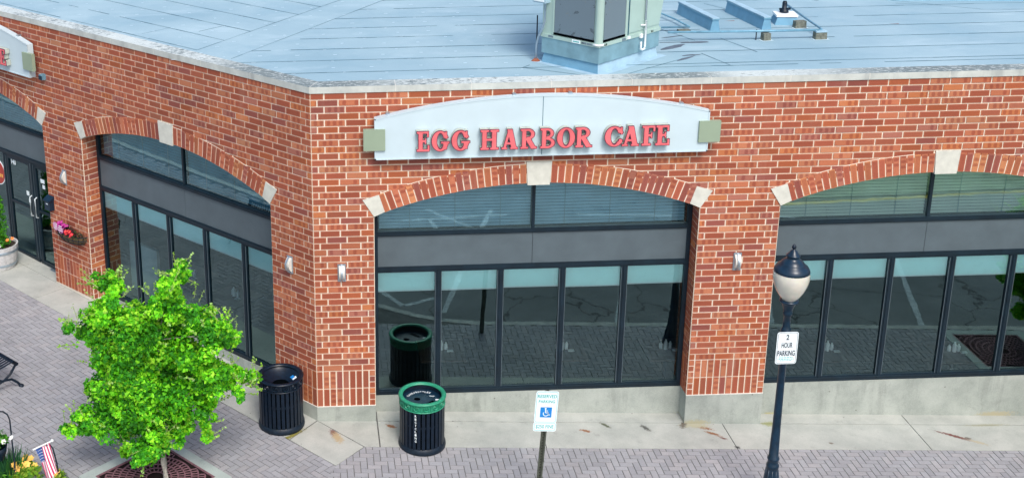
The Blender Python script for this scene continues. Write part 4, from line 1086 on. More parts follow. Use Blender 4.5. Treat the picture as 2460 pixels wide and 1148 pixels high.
def lamp():
    x, y = 62.98, -20.3; t = thing('street_lamp', 'dark blue post lamp with acorn shaped frosted globe at the right', 'street lamp', (x, y, gh(x)))
    K = lambda k: Z0+49.32-(49.32-k)*.983-gh(x)
    m = MB(); m.lathe([(1.75, -.2), (1.75, .4), (1.6, .7), (1.55, 1.0), (1.3, 1.5), (1.15, 2.4), (.95, 4.0), (.8, 5.4), (.86, 5.6), (.86, 5.9), (.72, 6.1), (.72, 6.6), (.82, 6.8), (.82, 7.0), (.66, 7.2), (.56, 12), (.50, 18), (.47, K(-30.7)), (.62, K(-30.6)), (.68, K(-30.2)), (.6, K(-29.8)), (.5, K(-29.6)), (.46, K(-27.9)), (.58, K(-27.8)), (.6, K(-27.4)), (.55, K(-27.2)), (.62, K(-26.8)), (.95, K(-26.0)), (1.0, K(-25.9)), (1.25, K(-25.75)), (1.25, K(-25.55)), (1.0, K(-25.45)), (.0, K(-25.4))], 'navy_metal', 24)
    for i in range(10):      # fluting on the base
        a = 2*math.pi*i/10; m.tube([(1.5*math.cos(a), 1.5*math.sin(a), .9), (1.0*math.cos(a), 1.0*math.sin(a), 3.4), (.8*math.cos(a), .8*math.sin(a), 5.2)], .09, 'navy_metal', 5)
    m.box(Frame((0, 0), (1, 0), (0, 1)), .5, .72, -.3, .1, K(-31.6), K(-30.9), 'navy_metal')
    m.build('post', t)
    m = MB(); n = 72; prof = [(.9, -25.45), (1.25, -25.0), (1.75, -24.2), (2.15, -23.2), (2.34, -22.3), (2.33, -21.7), (2.24, -21.3)]
    pts = []
    for r, k in prof:
        for i in range(n): rr = r*(1+(.006 if i % 2 else -.006)); pts.append((rr*math.cos(2*math.pi*i/n), rr*math.sin(2*math.pi*i/n), K(k)))
    m.raw(pts, [(j*n+i, j*n+(i+1) % n, (j+1)*n+(i+1) % n, (j+1)*n+i) for j in range(len(prof)-1) for i in range(n)], 'globe_glass', smooth=True); m.build('globe', t)
    m = MB(); m.lathe([(2.2, K(-21.4)), (2.3, K(-21.3)), (2.26, K(-21.0)), (2.0, K(-20.55)), (1.6, K(-20.3)), (1.55, K(-20.2)), (1.45, K(-20.0)), (1.1, K(-19.65)), (.78, K(-19.45)), (.74, K(-19.2)), (.9, K(-19.1)), (.92, K(-18.98)), (.75, K(-18.85)), (.55, K(-18.6)), (.42, K(-18.35)), (.2, K(-18.2)), (.14, K(-18.1))], 'navy_metal', 32); c = m.build('cap', t)
    m = MB(); m.lathe([(.14, K(-18.15)), (.28, K(-17.95)), (.3, K(-17.8)), (.2, K(-17.55)), (.0, K(-17.35))], 'black_metal', 12); m.build('finial', c)
    # parking plate strapped on the post
    F = Frame((.06, -.68), (1, 0), (0, 1), K(-32.42))
    s_ = thing('parking_sign', 'white 2 HOUR PARKING plate strapped to the street lamp post', 'sign', (x+.06, y-.68, K(-32.42)+gh(x)))
    F = Frame((0, 0), (1, 0), (0, 1), 0); P_ = plate(s_, F, 2.88, 4.75, .34, 'sign_ink')
    m = MB(); P = lambda a, b: F(a, -.014, b)
    put_text(m, P, '2', -.2, .2, 1.2, 2.0, 'sign_ink', .03); put_text(m, P, 'HOUR', -.75, .75, .02, .82, 'sign_ink', .03); put_text(m, P, 'PARKING', -1.22, 1.15, -1.18, -.36, 'sign_ink', .03)
    for i, (z, w_) in enumerate(((-1.45, .95), (-1.68, 1.12), (-1.9, .8))):
        a = -w_
        while a < w_:
            b = min(w_, a+rnd.uniform(.1, .35)); m.raw([P(a, z), P(b, z), P(b, z+.09), P(a, z+.09)], [(0, 1, 2, 3)], 'sign_green'); a = b+.07
    m.build('lettering', P_)
    m = MB(); m.lathe([(.57, 0), (.57, .25)], 'steel', 16, (0, .68-.05, 1.6)); m.lathe([(.57, 0), (.57, .25)], 'steel', 16, (0, .68-.05, -1.9)); m.build('strap', s_)
lamp()
def reserved():
    x, y = 29.55, -22.9; t = thing('reserved_parking_sign', 'leaning channel post with RESERVED PARKING wheelchair sign and $250 fine plate', 'sign', (x, y, gh(x)))
    t.rotation_euler = (0, R(3.1), 0)
    H = 53.75-35.2
    F = Frame((0, 0), (1, 0), (0, 1))
    m = MB(); m.box(F, -.16, .16, .0, .05, -1, H+.1, 'post_bronze')
    for s_ in (-1, 1):
        m.box(F, s_*.27-.11, s_*.27+.11, -.22, -.16, -1, H+.1, 'post_bronze'); m.raw([F(s_*.16, .05, z) for z in (-1, H+.1)]+[F(s_*.2, -.2, z) for z in (H+.1, -1)], [(0, 1, 2, 3)], 'post_bronze')
    z = .5
    while z < H: m.box(F, -.05, .05, -.012, -.001, z, z+.12, 'hole_black'); z += .42
    m.build('post', t)
    G = Frame((.0, -.3), (1, 0), (0, 1), H-2.3); P_ = plate(t, G, 3.05, 4.75, .32, 'sign_green'); P = lambda a, b: G(a, -.014, b)
    m = MB(); put_text(m, P, 'RESERVED', -1.28, 1.28, 1.35, 1.85, 'sign_green', .02); put_text(m, P, 'PARKING', -1.1, 1.1, .6, 1.05, 'sign_green', .02); m.build('lettering', P_)
    m = MB(); m.raw([P(a, b) for a, b in ((-.78, -1.55), (.78, -1.55), (.78, -.02), (-.78, -.02))], [(0, 1, 2, 3)], 'sign_blue')
    P2 = lambda a, b: G(a, -.022, b); c = (0, -.98); n = 20
    for i in range(n):
        a0, a1 = R(150+250*i/n), R(150+250*(i+1)/n); m.raw([P2(c[0]+r*math.cos(a), c[1]+r*math.sin(a)) for r, a in ((.40, a0), (.40, a1), (.29, a1), (.29, a0))], [(0, 1, 2, 3)], 'sign_white')
    m.raw([P2(-.08+.12*math.cos(R(30*i)), -.22+.12*math.sin(R(30*i))) for i in range(12)], [tuple(range(12))], 'sign_white')
    def ln(p, q, w_): L = math.hypot(q[0]-p[0], q[1]-p[1]); nx, ny = (q[1]-p[1])/L*w_, -(q[0]-p[0])/L*w_; m.raw([P2(p[0]+nx, p[1]+ny), P2(q[0]+nx, q[1]+ny), P2(q[0]-nx, q[1]-ny), P2(p[0]-nx, p[1]-ny)], [(0, 1, 2, 3)], 'sign_white')
    ln((-.08, -.34), (-.05, -.86), .07); ln((-.06, -.56), (.26, -.56), .05); ln((-.06, -.85), (.3, -.85), .06); ln((.28, -.84), (.42, -1.2), .06); ln((.4, -1.2), (.58, -1.14), .05)
    m.build('wheelchair_symbol', P_)
    G = Frame((.0, -.34), (1, 0), (0, 1), H-5.25); P_ = plate(t, G, 3.1, 1.4, .3, 'sign_green'); P = lambda a, b: G(a, -.014, b)
    m = MB(); put_text(m, P, '$250 FINE', -1.2, 1.2, -.32, .32, 'sign_green', .01); m.build('lettering', P_)
reserved()

# ------------------------------------------------------------------ rooftop unit
def rooftop():
    C = (42.07, 4.84); a = R(40.5); t = thing('rooftop_unit', 'large pale green air handling unit on a blue curb on the flat roof', 'air conditioner', (C[0], C[1], RZ), a)
    # local: x along right hand face (to the far right), y along left hand face
    F = Frame((0, 0), (1, 0), (0, 1)); LXn, LYn = 14.6, 9.9
    m = MB()
    q0 = [(-.25, -.25), (LXn+.25, -.25), (LXn+.25, LYn+.25), (-.25, LYn+.25)]; q1 = [(0, 0), (LXn, 0), (LXn, LYn), (0, LYn)]
    m.raw([(x, y, -.1) for x, y in q0]+[(x, y, 1.55) for x, y in q1], [(0, 1, 5, 4), (1, 2, 6, 5), (2, 3, 7, 6)], 'curb_pale'); m.raw([(x, y, -.1) for x, y in q0]+[(x, y, 1.55) for x, y in q1], [(3, 0, 4, 7)], 'curb_blue')  # left face takes the darker blue: its side shade is put into the colour
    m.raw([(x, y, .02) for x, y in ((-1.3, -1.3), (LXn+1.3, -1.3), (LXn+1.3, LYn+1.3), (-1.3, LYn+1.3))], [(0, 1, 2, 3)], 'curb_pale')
    m.build('roof_curb', t)
    m = MB(); m.box(F, -.25, LXn+.35, -.25, LYn+.3, 1.5, 3.95, 'hvac_sheet'); m.build('base_skirt', t)
    m = MB(); m.box(F, -.38, LXn+.5, -.38, LYn+.42, 3.95, 4.5, 'hvac_green')
    for x in (.9, 1.25, 12.6, 12.95): m.box(F, x, x+.18, -.41, -.37, 4.05, 4.35, 'hole_black')
    for y in (.9, 1.9, 8.0): m.box(F, -.41, -.37, y, y+.9, 4.1, 4.4, 'coil')
    m.box(F, -.43, -.39, 3.0, 4.5, 4.0, 4.5, 'sign_white'); m.box(F, -.44, -.42, 3.2, 4.3, 4.15, 4.3, 'sign_green')
    m.box(F, 6.4, 7.0, -.6, -.38, 4.1, 4.5, 'pvc'); m.box(F, 9.6, 10.2, -.62, -.38, 3.7, 4.3, 'pvc'); m.box(F, 5.2, 6.1, -.41, -.37, 4.0, 4.4, 'coil'); m.build('base_rail', t)
    Ht = 22
    m = MB(); m.box(F, -.2, LXn+.3, -.2, LYn+.25, 4.5, Ht, 'hvac_green'); m.box(F, -.5, LXn+.6, -.5, LYn+.5, Ht, Ht+.4, 'hvac_green'); m.build('cabinet', t)
    m = MB(); m.box(F, -.3, -.2, .75, 7.9, 4.95, Ht-1, 'coil'); m.box(F, -.34, -.2, .7, 8.0, 4.6, 4.92, 'hole_black'); m.build('coil_panel', t)
    m = MB(); m.box(F, .75, 5.9, -.3, -.2, 4.95, Ht-1, 'coil'); m.box(F, .7, 6.0, -.34, -.2, 4.6, 4.92, 'hole_black'); m.build('coil_panel', t)
    m = MB(); m.lathe([(.62, 4.3), (.62, Ht)], 'hvac_green', 20, (.15, .15, 0)); m.lathe([(.0, 4.2), (.8, 4.2), (.8, 4.45), (0, 4.45)], 'pvc', 20, (.15, .15, 0)); m.build('corner_post', t)
    m = MB(); m.box(F, -.32, -.2, 7.95, 8.25, 4.6, Ht, 'hvac_green'); m.build('panel_trim', t)
    m = MB(); m.box(F, 5.95, 6.35, -.34, -.2, 4.6, Ht, 'hvac_green'); m.build('panel_trim', t)
    m = MB(); m.box(F, 6.95, 10.7, -.32, -.2, 4.9, 18, 'hvac_green'); m.box(F, 6.75, 6.85, -.33, -.2, 4.6, 18, 'seam'); p = m.build('access_panel', t)
    m = MB(); m.box(F, 11.0, LXn+.2, -.3, -.2, 5.0, 18, 'hvac_green'); m.box(F, 11.15, 11.25, -.36, -.3, 4.8, 18, 'coil'); m.build('access_panel', t)
    m = MB(); m.prism(Frame((0, 0), (1, 0), (0, 1)), [(LXn+.3, 5.0), (LXn+.3, 22), (LXn+4.2, 22)], -.2, 9.9, 'hvac_green'); m.build('intake_hood', t)
    m = MB(); m.box(F, -1.4, -.2, 8.9, 11.2, 9.3, 14, 'curb_pale'); m.box(F, -1.5, -1.4, 9.1, 11.0, 9.5, 13.8, 'sign_white'); m.build('electrical_box', t)
    m = MB(); m.tube([(-.8, 9.3, 9.3), (-.8, 9.3, 6.5), (-.7, 9.8, 5.2), (-.6, 10.6, 3.9), (-.5, 11.0, 2.5), (-.5, 11.0, 0)], .16, 'steel', 8); m.tube([(-.2, 11.2, 7), (-.2, 11.2, 0)], .1, 'black_metal', 6); m.lathe([(.7, 0), (.45, .2), (.15, .5)], 'rust', 12, (-.4, 11.1, 0)); m.build('conduit', t)
    m = MB(); m.tube([(9.9, -.3, 5.6), (10.6, -.75, 5.6)], .16, 'pvc', 8); m.tube([(10.6, -.75, 6.3), (10.6, -.75, 2.3), (10.5, -.75, 2.0), (9.9, -.75, 1.9), (9.55, -.75, 2.1), (9.5, -.75, 3.2)], .17, 'pvc', 8); m.tube([(10.6, -.6, 6.3), (10.6, -.6, 14)], .12, 'coil', 6); m.build('drain_trap', t)
rooftop()
g = 'low flashed equipment curbs on the roof'
def roofcurb(x0, y0, x1, y1, w_, h_, label):
    L = math.hypot(x1-x0, y1-y0); a = math.atan2(y1-y0, x1-x0); t = thing('equipment_curb', label, 'roof curb', (x0, y0, RZ), a, g); F = Frame((0, 0), (1, 0), (0, 1))
    m = MB(); q = [(0, -w_*.9), (L, -w_*.9), (L, w_*.9), (0, w_*.9)]; q2 = [(0, -w_/2), (L, -w_/2), (L, w_/2), (0, w_/2)]
    m.raw([(x, y, 0) for x, y in q]+[(x, y, h_) for x, y in q2], [(0, 1, 5, 4), (1, 2, 6, 5), (2, 3, 7, 6), (3, 0, 4, 7)], 'curb_blue'); m.build('flashing', t)
    m = MB(); m.box(F, -.1, L+.1, -w_/2-.12, w_/2+.12, h_, h_+.14, 'curb_pale'); m.box(F, -.14, L+.14, -w_/2-.15, w_/2+.15, h_-.22, h_-.01, 'pipe_blue'); m.build('cap', t)
roofcurb(67.3, 29.3, 65.6, 42.5, .95, 2.0, 'long blue roof curb nearest the air conditioning unit')
roofcurb(75.9, 29.3, 74.3, 43.0, .95, 2.0, 'long blue roof curb between the other curb and the white vent box')
roofcurb(105.5, 50.2, 141, 45.6, 1.2, 2.2, 'blue roof curb at the upper right edge of the photo')
g2 = 'timber blocks under the gas pipe'
for (x, y, rz, w_, lab) in ((73.2, 22.3, .15, 1.25, 'small weathered timber block under the middle of the roof pipe'), (81.9, 22.2, .05, 1.9, 'timber block with pale cap at the bend of the roof pipe'), (81.7, 30.1, .1, 1.9, 'timber block beside the white vent box'), (61.9, 28.6, .05, 2.0, 'flat dark timber block next to the first roof curb')):
    m = MB(); F = Frame((0, 0), (1, 0), (0, 1)); hh = 1.15 if x != 61.9 else .5
    m.box(F, -w_/2, w_/2, -.55, .55, 0, hh*.5, 'block_wood'); m.box(F, -w_/2+.03, w_/2-.03, -.52, .56, hh*.5+.03, hh, 'block_wood')
    m.raw([F(a, b, .02) for a, b in ((-w_/2-.3, -.8), (w_/2+.35, -.8), (w_/2+.35, .8), (-w_/2-.3, .8))], [(0, 1, 2, 3)], 'tick')
    if 'pale cap' in lab: m.box(F, -w_/2+.05, w_/2-.05, -.6, .5, hh+.01, hh+.25, 'curb_pale')
    o = m.build('timber_block', None, loc=(x, y, RZ)); o.rotation_euler = (0, 0, rz); tag(o, lab, 'timber block', g2)
m = MB(); zz = 1.45
m.tube([(-24, .9, zz), (-9, .2, zz), (0, 0, zz)], .19, 'pipe_blue', 8); m.tube([(0, 0, zz), (.4, .1, zz), (.7, .5, zz), (1.2, 8.0, zz), (1.6, 19, zz+.3)], .18, 'pipe_blue', 8)
m.tube([(-9.9, .3, 0), (-9.9, .3, 1.7)], .1, 'black_metal', 6)
tag(m.build('gas_pipe', None, loc=(81.6, 22.2, RZ)), 'long thin blue pipe bending across timber blocks on the roof', 'pipe')
m = MB(); m.tube([(0, 0, .7), (1.2, -5, .7), (1.9, -11, .7)], .16, 'pipe_blue', 8); m.tube([(1.9, -11, .7), (-3, -10.9, .7)], .14, 'pipe_blue', 8)
tag(m.build('conduit_pipe', None, loc=(61.2, 40.5, RZ)), 'short blue conduit running from behind the air unit to the flat block', 'pipe')
t = thing('roof_vent', 'white topped vent box with dark fitting beside the second roof curb', 'vent', (80.6, 33.8, RZ), R(-8)); F = Frame((0, 0), (1, 0), (0, 1))
m = MB(); m.raw([(x, y, 0) for x, y in ((-2.0, -1.9), (2.0, -1.9), (2.0, 1.9), (-2.0, 1.9))]+[(x, y, 1.3) for x, y in ((-1.5, -1.4), (1.5, -1.4), (1.5, 1.4), (-1.5, 1.4))], [(0, 1, 5, 4), (1, 2, 6, 5), (2, 3, 7, 6), (3, 0, 4, 7)], 'curb_blue'); m.build('curb', t)
m = MB(); m.box(F, -1.75, 1.75, -1.6, 1.6, 1.3, 1.65, 'pvc'); m.build('lid', t)
m = MB(); m.lathe([(.75, 1.65), (.7, 2.2), (.4, 2.3), (.4, 3.3), (.3, 3.6), (0, 3.6)], 'black_metal', 14, (-.1, .5, 0)); m.tube([(-.9, .5, 2.2), (.9, .5, 2.3)], .22, 'black_metal', 8); m.build('fitting', t)

# ------------------------------------------------------------------ bench
def bench():
    t = thing('park_bench', 'black steel strap bench at the left edge, facing the windows', 'bench', (-47.7, 9.3, gh(-47.7)), R(135)); L = 17
    # local: x along bench away from the near end, y towards the street
    F = Frame((0, 0), (1, 0), (0, 1)); sl = .04365*S2
    seat = [(-.35, 3.9), (-.45, 4.3), (-.1, 4.6), (.5, 4.45), (2.2, 4.2), (3.6, 4.1), (4.3, 4.4), (4.8, 5.6), (5.2, 7.2), (5.6, 8.3), (5.9, 8.3), (6.0, 7.9)]
    m = MB()
    x = .5
    while x < L-.4:
        p = [(x+dx, y, z+dz) for dz in (0, -.08) for dx in (0, .34) for y, z in seat]; n = len(seat)
        m.raw(p, [(i, i+1, n+i+1, n+i) for i in range(n-1)]+[(2*n+i, 2*n+i+1, 3*n+i+1, 3*n+i) for i in range(n-1)]+[(i, i+1, 2*n+i+1, 2*n+i) for i in range(n-1)]+[(n+i, n+i+1, 3*n+i+1, 3*n+i) for i in range(n-1)], 'black_metal'); x += .62
    m.build('strap_seat', t)
    m = MB(); m.tube([(-.1, -.15, 4.2), (L+.1, -.15, 4.2)], .32, 'black_gloss', 12); m.build('front_rail', t)
    m = MB(); m.tube([(0, 5.8, 8.1), (L, 5.8, 8.1)], .3, 'black_gloss', 12); m.build('top_rail', t)
    for x in (.1, L-.1):
        m = MB(); m.tube([(x, -.1, 4.2), (x, 1.0, 2.9), (x, 2.4, 2.1), (x, 4.0, 3.2), (x, 4.6, 4.4), (x, 5.8, 8.1)], .2, 'black_metal', 8)
        m.tube([(x, -.6, .15), (x, -.1, .9), (x, .9, 1.9), (x, 2.4, 2.2), (x, 4.1, 1.8), (x, 5.3, .8), (x, 5.9, .15)], .2, 'black_metal', 8)
        m.lathe([(.42, -.25), (.42, .2), (.2, .35)], 'black_metal', 10, (x, -.7, 0)); m.lathe([(.42, -.25), (.42, .2), (.2, .35)], 'black_metal', 10, (x, 6.0, 0)); m.build('leg_frame', t)
bench()

# ------------------------------------------------------------------ planters and plants
GRN = [(.05, .22, .02), (.08, .30, .02), (.03, .14, .02), (.12, .36, .03)]
def barrel():
    cx, cy = -60.7, 56.5; b0 = gh(cx); t = thing('barrel_planter', 'whitewashed half barrel planter in front of the entrance at the left edge', 'planter', (cx, cy, b0+.05))
    m = MB(); m.lathe([(2.7, 0), (3.1, 1.6), (3.35, 3.2), (3.45, 4.6), (3.15, 4.6), (3.05, 4.1)], 'barrel_wood', 22, smooth=False); m.build('staves', t)
    for z, r in ((.8, 2.93), (3.5, 3.42)):
        m = MB(); m.lathe([(r, z-.2), (r+.06, z), (r+.06, z+.2), (r, z+.35)], 'steel', 32); m.build('hoop', t)
    m = MB(); m.lathe([(3.1, 4.1), (0, 4.2)], 'soil', 24); m.build('soil', t)
    s_ = thing('evergreen_shrub', 'tall feathery green shrub growing in the barrel planter', 'shrub', (cx-.6, cy+.3, b0+4.2)); m = MB()
    m.tube([(0, 0, 0), (0, 0, 9)], [.25, .06], 'bark', 6); m.build('stem', s_)
    m = MB()
    for i in range(90):
        z = rnd.uniform(.5, 15); r = 2.5*(1-z/17)**.8; a = rnd.uniform(0, 6.28); leaf_blob(m, (r*math.cos(a)*.75, r*math.sin(a)*.75, z), .9, 40, .42, [(.05, .26, .01), (.08, .34, .015), (.03, .16, .01), (.11, .40, .02)], 1.3, False)
    m.build('foliage', s_, tone=True)
    s_ = thing('bedding_plant', 'leafy plants with orange and blue flowers along the barrel rim', 'plant', (cx, cy, b0+4.2)); m = MB()
    for i in range(26):
        a = rnd.uniform(0, 6.28); r = rnd.uniform(1.2, 2.6); leaf_blob(m, (r*math.cos(a), r*math.sin(a), rnd.uniform(.3, 1.6)), .6, 14, .55, GRN, .9, False)
    m.build('leaves', s_, tone=True)
    for (dx, dy, dz, mt) in ((1.9, -1.6, 1.7, 'orange'), (2.4, .2, 1.3, 'orange'), (.2, -2.5, 1.0, 'sign_blue'), (.6, -2.6, .9, 'flower_white'), (-1, -2.2, 1.4, 'orange')):
        m = MB(); blossom(m, (dx, dy, dz), .38, mt); m.build('flower', s_)
def blossom(m, p, r, mat, n=5):
    p = Vector(p); nrm = Vector((rnd.uniform(-.4, .4), rnd.uniform(-1, -.3), rnd.uniform(.5, 1))).normalized(); x = nrm.cross(Vector((0, 0, 1))).normalized(); y = nrm.cross(x)
    for i in range(n):
        a = 2*math.pi*i/n; c, s_ = math.cos(a), math.sin(a); d_ = x*c+y*s_; e = y*c-x*s_
        m.poly([p, p+(d_*.55+e*.4)*r+nrm*.1*r, p+d_*r+nrm*.25*r, p+(d_*.55-e*.4)*r+nrm*.1*r], mat)
    m.lathe([(r*.18, 0), (0, r*.15)], 'flower_yellow', 6, tuple(p+nrm*.1*r))
barrel()
def wall_basket():
    org = FL(126-61.8, 0, -39.9); t = thing('wall_basket', 'half round coco wall basket on the brick pier beside the entrance', 'flower basket', org, R(-45)); F = Frame((0, 0), (1, 0), (0, 1))
    m = MB(); n = 18; prof = [(.0, 1.0), (.35, 1.0), (.7, .9), (1.0, .62), (1.0, .0)]
    rows = [(4.2, 2.0, 2.1), (4.0, 1.9, 1.3), (3.3, 1.5, .5), (2.0, .9, 0), (.2, .1, -.1)]
    p = [(rx*math.cos(math.pi*i/n)*(1+rnd.uniform(-.02, .02)), -ry*math.sin(math.pi*i/n)-.02, z+rnd.uniform(-.04, .04)) for rx, ry, z in rows for i in range(n+1)]
    m.raw(p, [(j*(n+1)+i, j*(n+1)+i+1, (j+1)*(n+1)+i+1, (j+1)*(n+1)+i) for j in range(4) for i in range(n)], 'coco', smooth=True); m.build('coco_liner', t)
    m = MB()
    for rx, ry, z in rows[:3]: m.tube([(rx*1.03*math.cos(math.pi*i/n), -ry*1.03*math.sin(math.pi*i/n)-.03, z) for i in range(n+1)], .07, 'black_metal', 5)
    for i in range(1, 9): a = math.pi*i/9; m.tube([(rx*1.03*math.cos(a), -ry*1.03*math.sin(a)-.03, z) for rx, ry, z in rows[:4]], .05, 'black_metal', 4)
    m.build('wire_frame', t)
    f = thing('petunias', 'striped magenta and white flowers with red ones in the wall basket', 'flowers', org, R(-45)); m = MB()
    for i in range(26): leaf_blob(m, (rnd.uniform(-3.6, 3.6), rnd.uniform(-1.5, -.3), rnd.uniform(1.9, 2.8)), .5, 12, .45, [(.04, .05, .02), (.06, .09, .03), (.05, .02, .04)], .8, False)
    m.build('leaves', f, tone=True)
    m = MB()
    for i in range(16): blossom(m, (rnd.uniform(-3.4, -.6), rnd.uniform(-1.7, -.4), rnd.uniform(2.2, 3.3)), .42, 'flower_magenta')
    m.build('magenta_flowers', f)
    m = MB()     # white stripes of the big striped blooms
    for cx, cz, n_, vert in ((-2.7, 3.0, 3, True), (-1.2, 2.7, 4, False)):
        k = 12; m.poly([(cx+.85*math.cos(2*math.pi*i/k), -1.95, cz+.85*math.sin(2*math.pi*i/k)) for i in range(k)], 'flower_magenta')
        for i in range(n_):
            o_ = (i-(n_-1)/2)*.42; l = math.sqrt(max(.05, .75-o_*o_))*.85
            q = [(cx+o_-.1, cz-l), (cx+o_+.1, cz-l), (cx+o_+.1, cz+l), (cx+o_-.1, cz+l)] if vert else [(cx-l, cz+o_-.1), (cx+l, cz+o_-.1), (cx+l, cz+o_+.1), (cx-l, cz+o_+.1)]
            m.poly([(x, -1.99, z) for x, z in q], 'flower_white')
    m.build('striped_blooms', f)
    m = MB()
    for p_ in ((.3, -1.9, 2.7), (.9, -1.8, 2.9), (1.7, -1.85, 2.2), (2.0, -1.8, 2.5), (.5, -1.9, 2.3), (-.1, -1.7, 2.6), (1.3, -1.7, 2.8)): blossom(m, p_, .42, 'flower_red')
    m.build('red_flowers', f)
wall_basket()

# planting bed, hooks and flag at the lower left corner
bx, by = -43.5, -17.2
def bedframe():
    t = thing('flower_bed', 'concrete edged flower bed at the bottom left corner', 'flower bed', (bx, by, gh(bx)+.02), R(45)); F = Frame((0, 0), (1, 0), (0, 1)); h, g = 2.4, 9.0
    m = MB(); sl = lambda y: y*S2*.04365
    for x0, y0, x1, y1 in ((-h-1.2, -g-1.2, h+1.2, -g), (-h-1.2, g, h+1.2, g+1.2), (-h-1.2, -g, -h, g), (h, -g, h+1.2, g)):
        m.raw([(x, y, sl(y)+z) for z in (-.4, .3) for x, y in ((x0, y0), (x1, y0), (x1, y1), (x0, y1))], [(4, 5, 6, 7), (0, 1, 5, 4), (1, 2, 6, 5), (2, 3, 7, 6), (3, 0, 4, 7)], 'grate_border')
    m.build('concrete_edge', t)
    m = MB(); m.raw([(x, y, sl(y)+.18) for x, y in ((-h, -g), (h, -g), (h, g), (-h, g))], [(0, 1, 2, 3)], 'soil'); m.build('soil', t)
bedframe()
def plant(name, label, cat, x, y, z0, n, rx, hz, cols, size, flowers=(), fan=False, grass=False):
    t = thing(name, label, cat, (x, y, z0)); m = MB()
    if grass:
        for i in range(n):
            a = rnd.uniform(0, 6.28); r = rnd.uniform(0, rx); b = Vector((r*math.cos(a), r*math.sin(a), 0)); l = Vector((math.cos(a)*rnd.uniform(.2, 1.3), math.sin(a)*rnd.uniform(.2, 1.3), hz*rnd.uniform(.6, 1.1))); s_ = Vector((.09, .05, 0)); c = rnd.choice(cols)
            m.poly([b-s_, b+s_, b+l*.6+s_*.8, b+l+Vector((l.x*.4, l.y*.4, 0))], 'leaf', c=c); 
    else:
        for i in range(n):
            a = rnd.uniform(0, 6.28); r = rx*math.sqrt(rnd.random()); z = rnd.uniform(.2, hz)*(1-.4*r/rx); leaf_blob(m, (r*math.cos(a), r*math.sin(a), z), .7, 16, size, cols, .9, fan)
    m.build('leaves', t, tone=True)
    if flowers:
        k, mt, fr = flowers
        for i in range(k):
            a = rnd.uniform(0, 6.28); r = rx*rnd.uniform(.2, 1.0); f = MB(); blossom(f, (r*math.cos(a), r*math.sin(a), hz*rnd.uniform(.75, 1.1)), fr, mt, 6); f.build('flower', t)
YG = [(.16, .34, .02), (.24, .42, .03), (.09, .24, .02), (.32, .44, .05)]
plant('yellow_flower_plant', 'yellow green plant with yellow flowers left of the small flag', 'plant', -41.3, -16.2, gh(-41)+.2, 40, 2.1, 2.4, YG, .7, (9, 'flower_yellow', .55))
plant('grassy_plant', 'tuft of blue green grass like leaves in the bottom left corner', 'plant', -43.6, -15.6, gh(-44)+.2, 260, 2.0, 4.2, [(.05, .20, .08), (.07, .26, .06), (.03, .12, .06)], .5, grass=True)
plant('small_yellow_rose', 'small plant with one yellow bloom right of the flag', 'plant', -36.6, -16.4, gh(-37)+.1, 10, .8, 1.8, YG, .6, (3, 'flower_yellow', .6))
plant('dark_shrub', 'low dark green plants behind the yellow flowers', 'plant', -44.8, -18.6, gh(-45)+.2, 30, 2.0, 2.6, GRN, .6, (3, 'sign_blue', .3))
# hanging basket on a shepherd hook
x, y = -42.35, -17.0; K = lambda k: Z0+k-gh(x)
m = MB(); ky = K(-39.2); m.tube([(0, 0, -.5), (0, 0, ky-1.4), (-.25, 0, ky-.5), (-.8, 0, ky), (-1.7, 0, ky), (-2.2, 0, ky-.5), (-2.3, 0, ky-1.1)], .11, 'black_metal', 8)
tag(m.build('shepherd_hook', None, loc=(x, y, gh(x))), 'tall black shepherd hook at the left edge holding a flower basket', 'plant hook')
t = thing('hanging_basket', 'dark hanging basket of white flowers on the shepherd hook', 'flower basket', (x-2.2, y, Z0-46.6)); m = MB(); m.lathe([(.9, 0), (1.3, 1.2), (1.45, 2.0), (1.3, 2.0)], 'black_metal', 20); m.build('pot', t)
m = MB(); m.tube([(-1.3, 0, 2), (-.1, 0, 6.4)], .04, 'black_metal', 4); m.tube([(1.3, 0, 2), (-.1, 0, 6.4)], .04, 'black_metal', 4); m.build('wire_hanger', t)
m = MB()
for i in range(24): leaf_blob(m, (rnd.uniform(-1.3, 1.4), rnd.uniform(-1.2, 1.2), rnd.uniform(1.8, 4.0)), .55, 14, .45, GRN, .9, False)
m.build('leaves', t, tone=True)
for p_ in ((.8, -1.2, 3.6), (1.3, -1.0, 3.3), (2.3, -.4, 3.5), (-.2, -1.3, 2.9), (.4, -1.3, 4.2)):
    m = MB(); blossom(m, p_, .42, 'flower_white', 6); m.build('flower', t)
# flag
x, y = -36.6, -17.0; K = lambda k: Z0+k-gh(x)
m = MB(); m.tube([(.35, 0, -.4), (.1, 0, K(-47.5)), (-.25, 0, K(-45.2)), (-.6, 0, K(-44.6)), (-1.3, 0, K(-44.75))], .1, 'black_metal', 8)
tag(m.build('flag_hook', None, loc=(x, y, gh(x))), 'short black garden hook that carries the small flag', 'flag stand')
t = thing('garden_flag', 'small stars and stripes garden flag draped from a white rod', 'flag', (-38.2, -17.2, Z0-44.6))
m = MB(); m.tube([(-1.35, 0, -.6), (1.4, 0, .72)], .1, 'pvc', 8); m.lathe([(0, 0), (.22, .12), (.22, .3), (0, .42)], 'pvc', 10, (1.4, 0, .55)); m.build('rod', t)
m = MB(); nu, nv = 26, 26; pts = []
for j in range(nv+1):
    for i in range(nu+1):
        u, v = i/nu, j/nv; sx = -1.05+1.95*u; z = -.45+(sx+1.35)*.48-.15-v*5.6
        xx = sx*(1-.12*v)+1.15*v+.1*math.sin(7*u+3*v); yy = .22*math.sin(9*u+1.2*v)*(.3+v)+.15*math.sin(4*v+3*u)
        pts.append((xx, yy, z+.08*math.sin(6*u)*v))
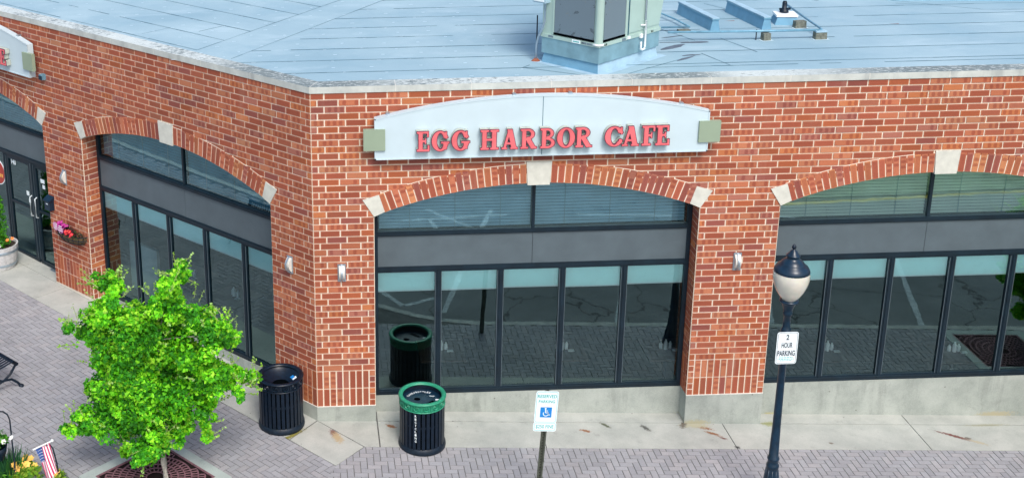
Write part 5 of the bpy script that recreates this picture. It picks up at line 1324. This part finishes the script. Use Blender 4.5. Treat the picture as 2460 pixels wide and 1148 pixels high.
for j in range(nv):
    for i in range(nu):
        a = j*(nu+1)+i; q = [pts[a], pts[a+1], pts[a+nu+2], pts[a+nu+1]]; st = int(i/nu*13)
        mt = 'flag_blue' if st < 6 and j < nv*.40 else ('flag_red' if st % 2 == 0 else 'flag_white')
        m.poly(q, mt)
        if mt == 'flag_blue' and i % 2 == 0 and j % 2 == 0:
            c = Vector(q[0]).lerp(Vector(q[2]), .5)+Vector((0, -.02, 0)); m.poly([c+Vector((.05*math.cos(k*1.2566), 0, .05*math.sin(k*1.2566))) for k in range(5)], 'flag_white')
m.build('cloth', t)

# ------------------------------------------------------------------ tables seen faintly through the glass
gT = 'dining tables behind the windows'
def table():
    t = thing('dining_table', 'x', 'table', (0, 0, 0), 0, gT); m = MB(); m.box(ID, -3.6, 3.6, -3.6, 3.6, 7.1, 7.4, 'wood_table'); m.build('tabletop', t)
    m = MB(); m.tube([(0, 0, 0), (0, 0, 7.1)], .35, 'black_metal', 8); m.lathe([(2, .1), (.4, .4)], 'black_metal', 12); m.build('pedestal', t); return t
def caddy():
    t = thing('table_condiments', 'x', 'condiments', (0, 0, 0), 0, 'condiment sets on the tables')
    for i, (a, b, r, h) in enumerate(((0, 0, .33, 1.7), (.8, .2, .3, 1.2), (-.7, .3, .28, 1.1))):
        m = MB(); m.lathe([(r, 0), (r, h*.7), (r*.45, h*.85), (r*.45, h), (0, h)], 'white_ware', 12, (a, b, 0)); m.build('bottle', t)
    m = MB(); m.box(ID, .9, 1.9, -.8, -.2, 0, .12, 'white_ware'); m.build('napkin', t); return t
tb, cd2 = table(), caddy(); first = True
for F, a, b, lab in ((FR, 20, 9, 'second pane of the middle window'), (FR, 39.5, 9.5, 'fourth pane of the middle window'), (FR, 56.5, 10, 'right end pane of the middle window'), (FR, 83, 10, 'second pane of the right hand window'), (FR, 104, 10, 'fourth pane of the right hand window'), (FL, 96.5, 10, 'second pane of the left hand window'), (FL, 85, 10, 'fourth pane of the left hand window')):
    p = F(a, b, 0); z = gh(p[0])+.2; rz = 0 if F is FR else R(-45)
    l1 = 'dining table dimly seen through the '+lab; l2 = 'white condiment set glinting behind the '+lab
    if first:
        for o, zz in ((tb, z), (cd2, z+7.4)): o.location = [p[0]*U, p[1]*U, zz*U]
        tb['label'] = l1; cd2['label'] = l2; first = False
    else: dup(tb, (p[0], p[1], z), rz, l1, gT); dup(cd2, (p[0], p[1], z+7.4), rz, l2, 'condiment sets on the tables')
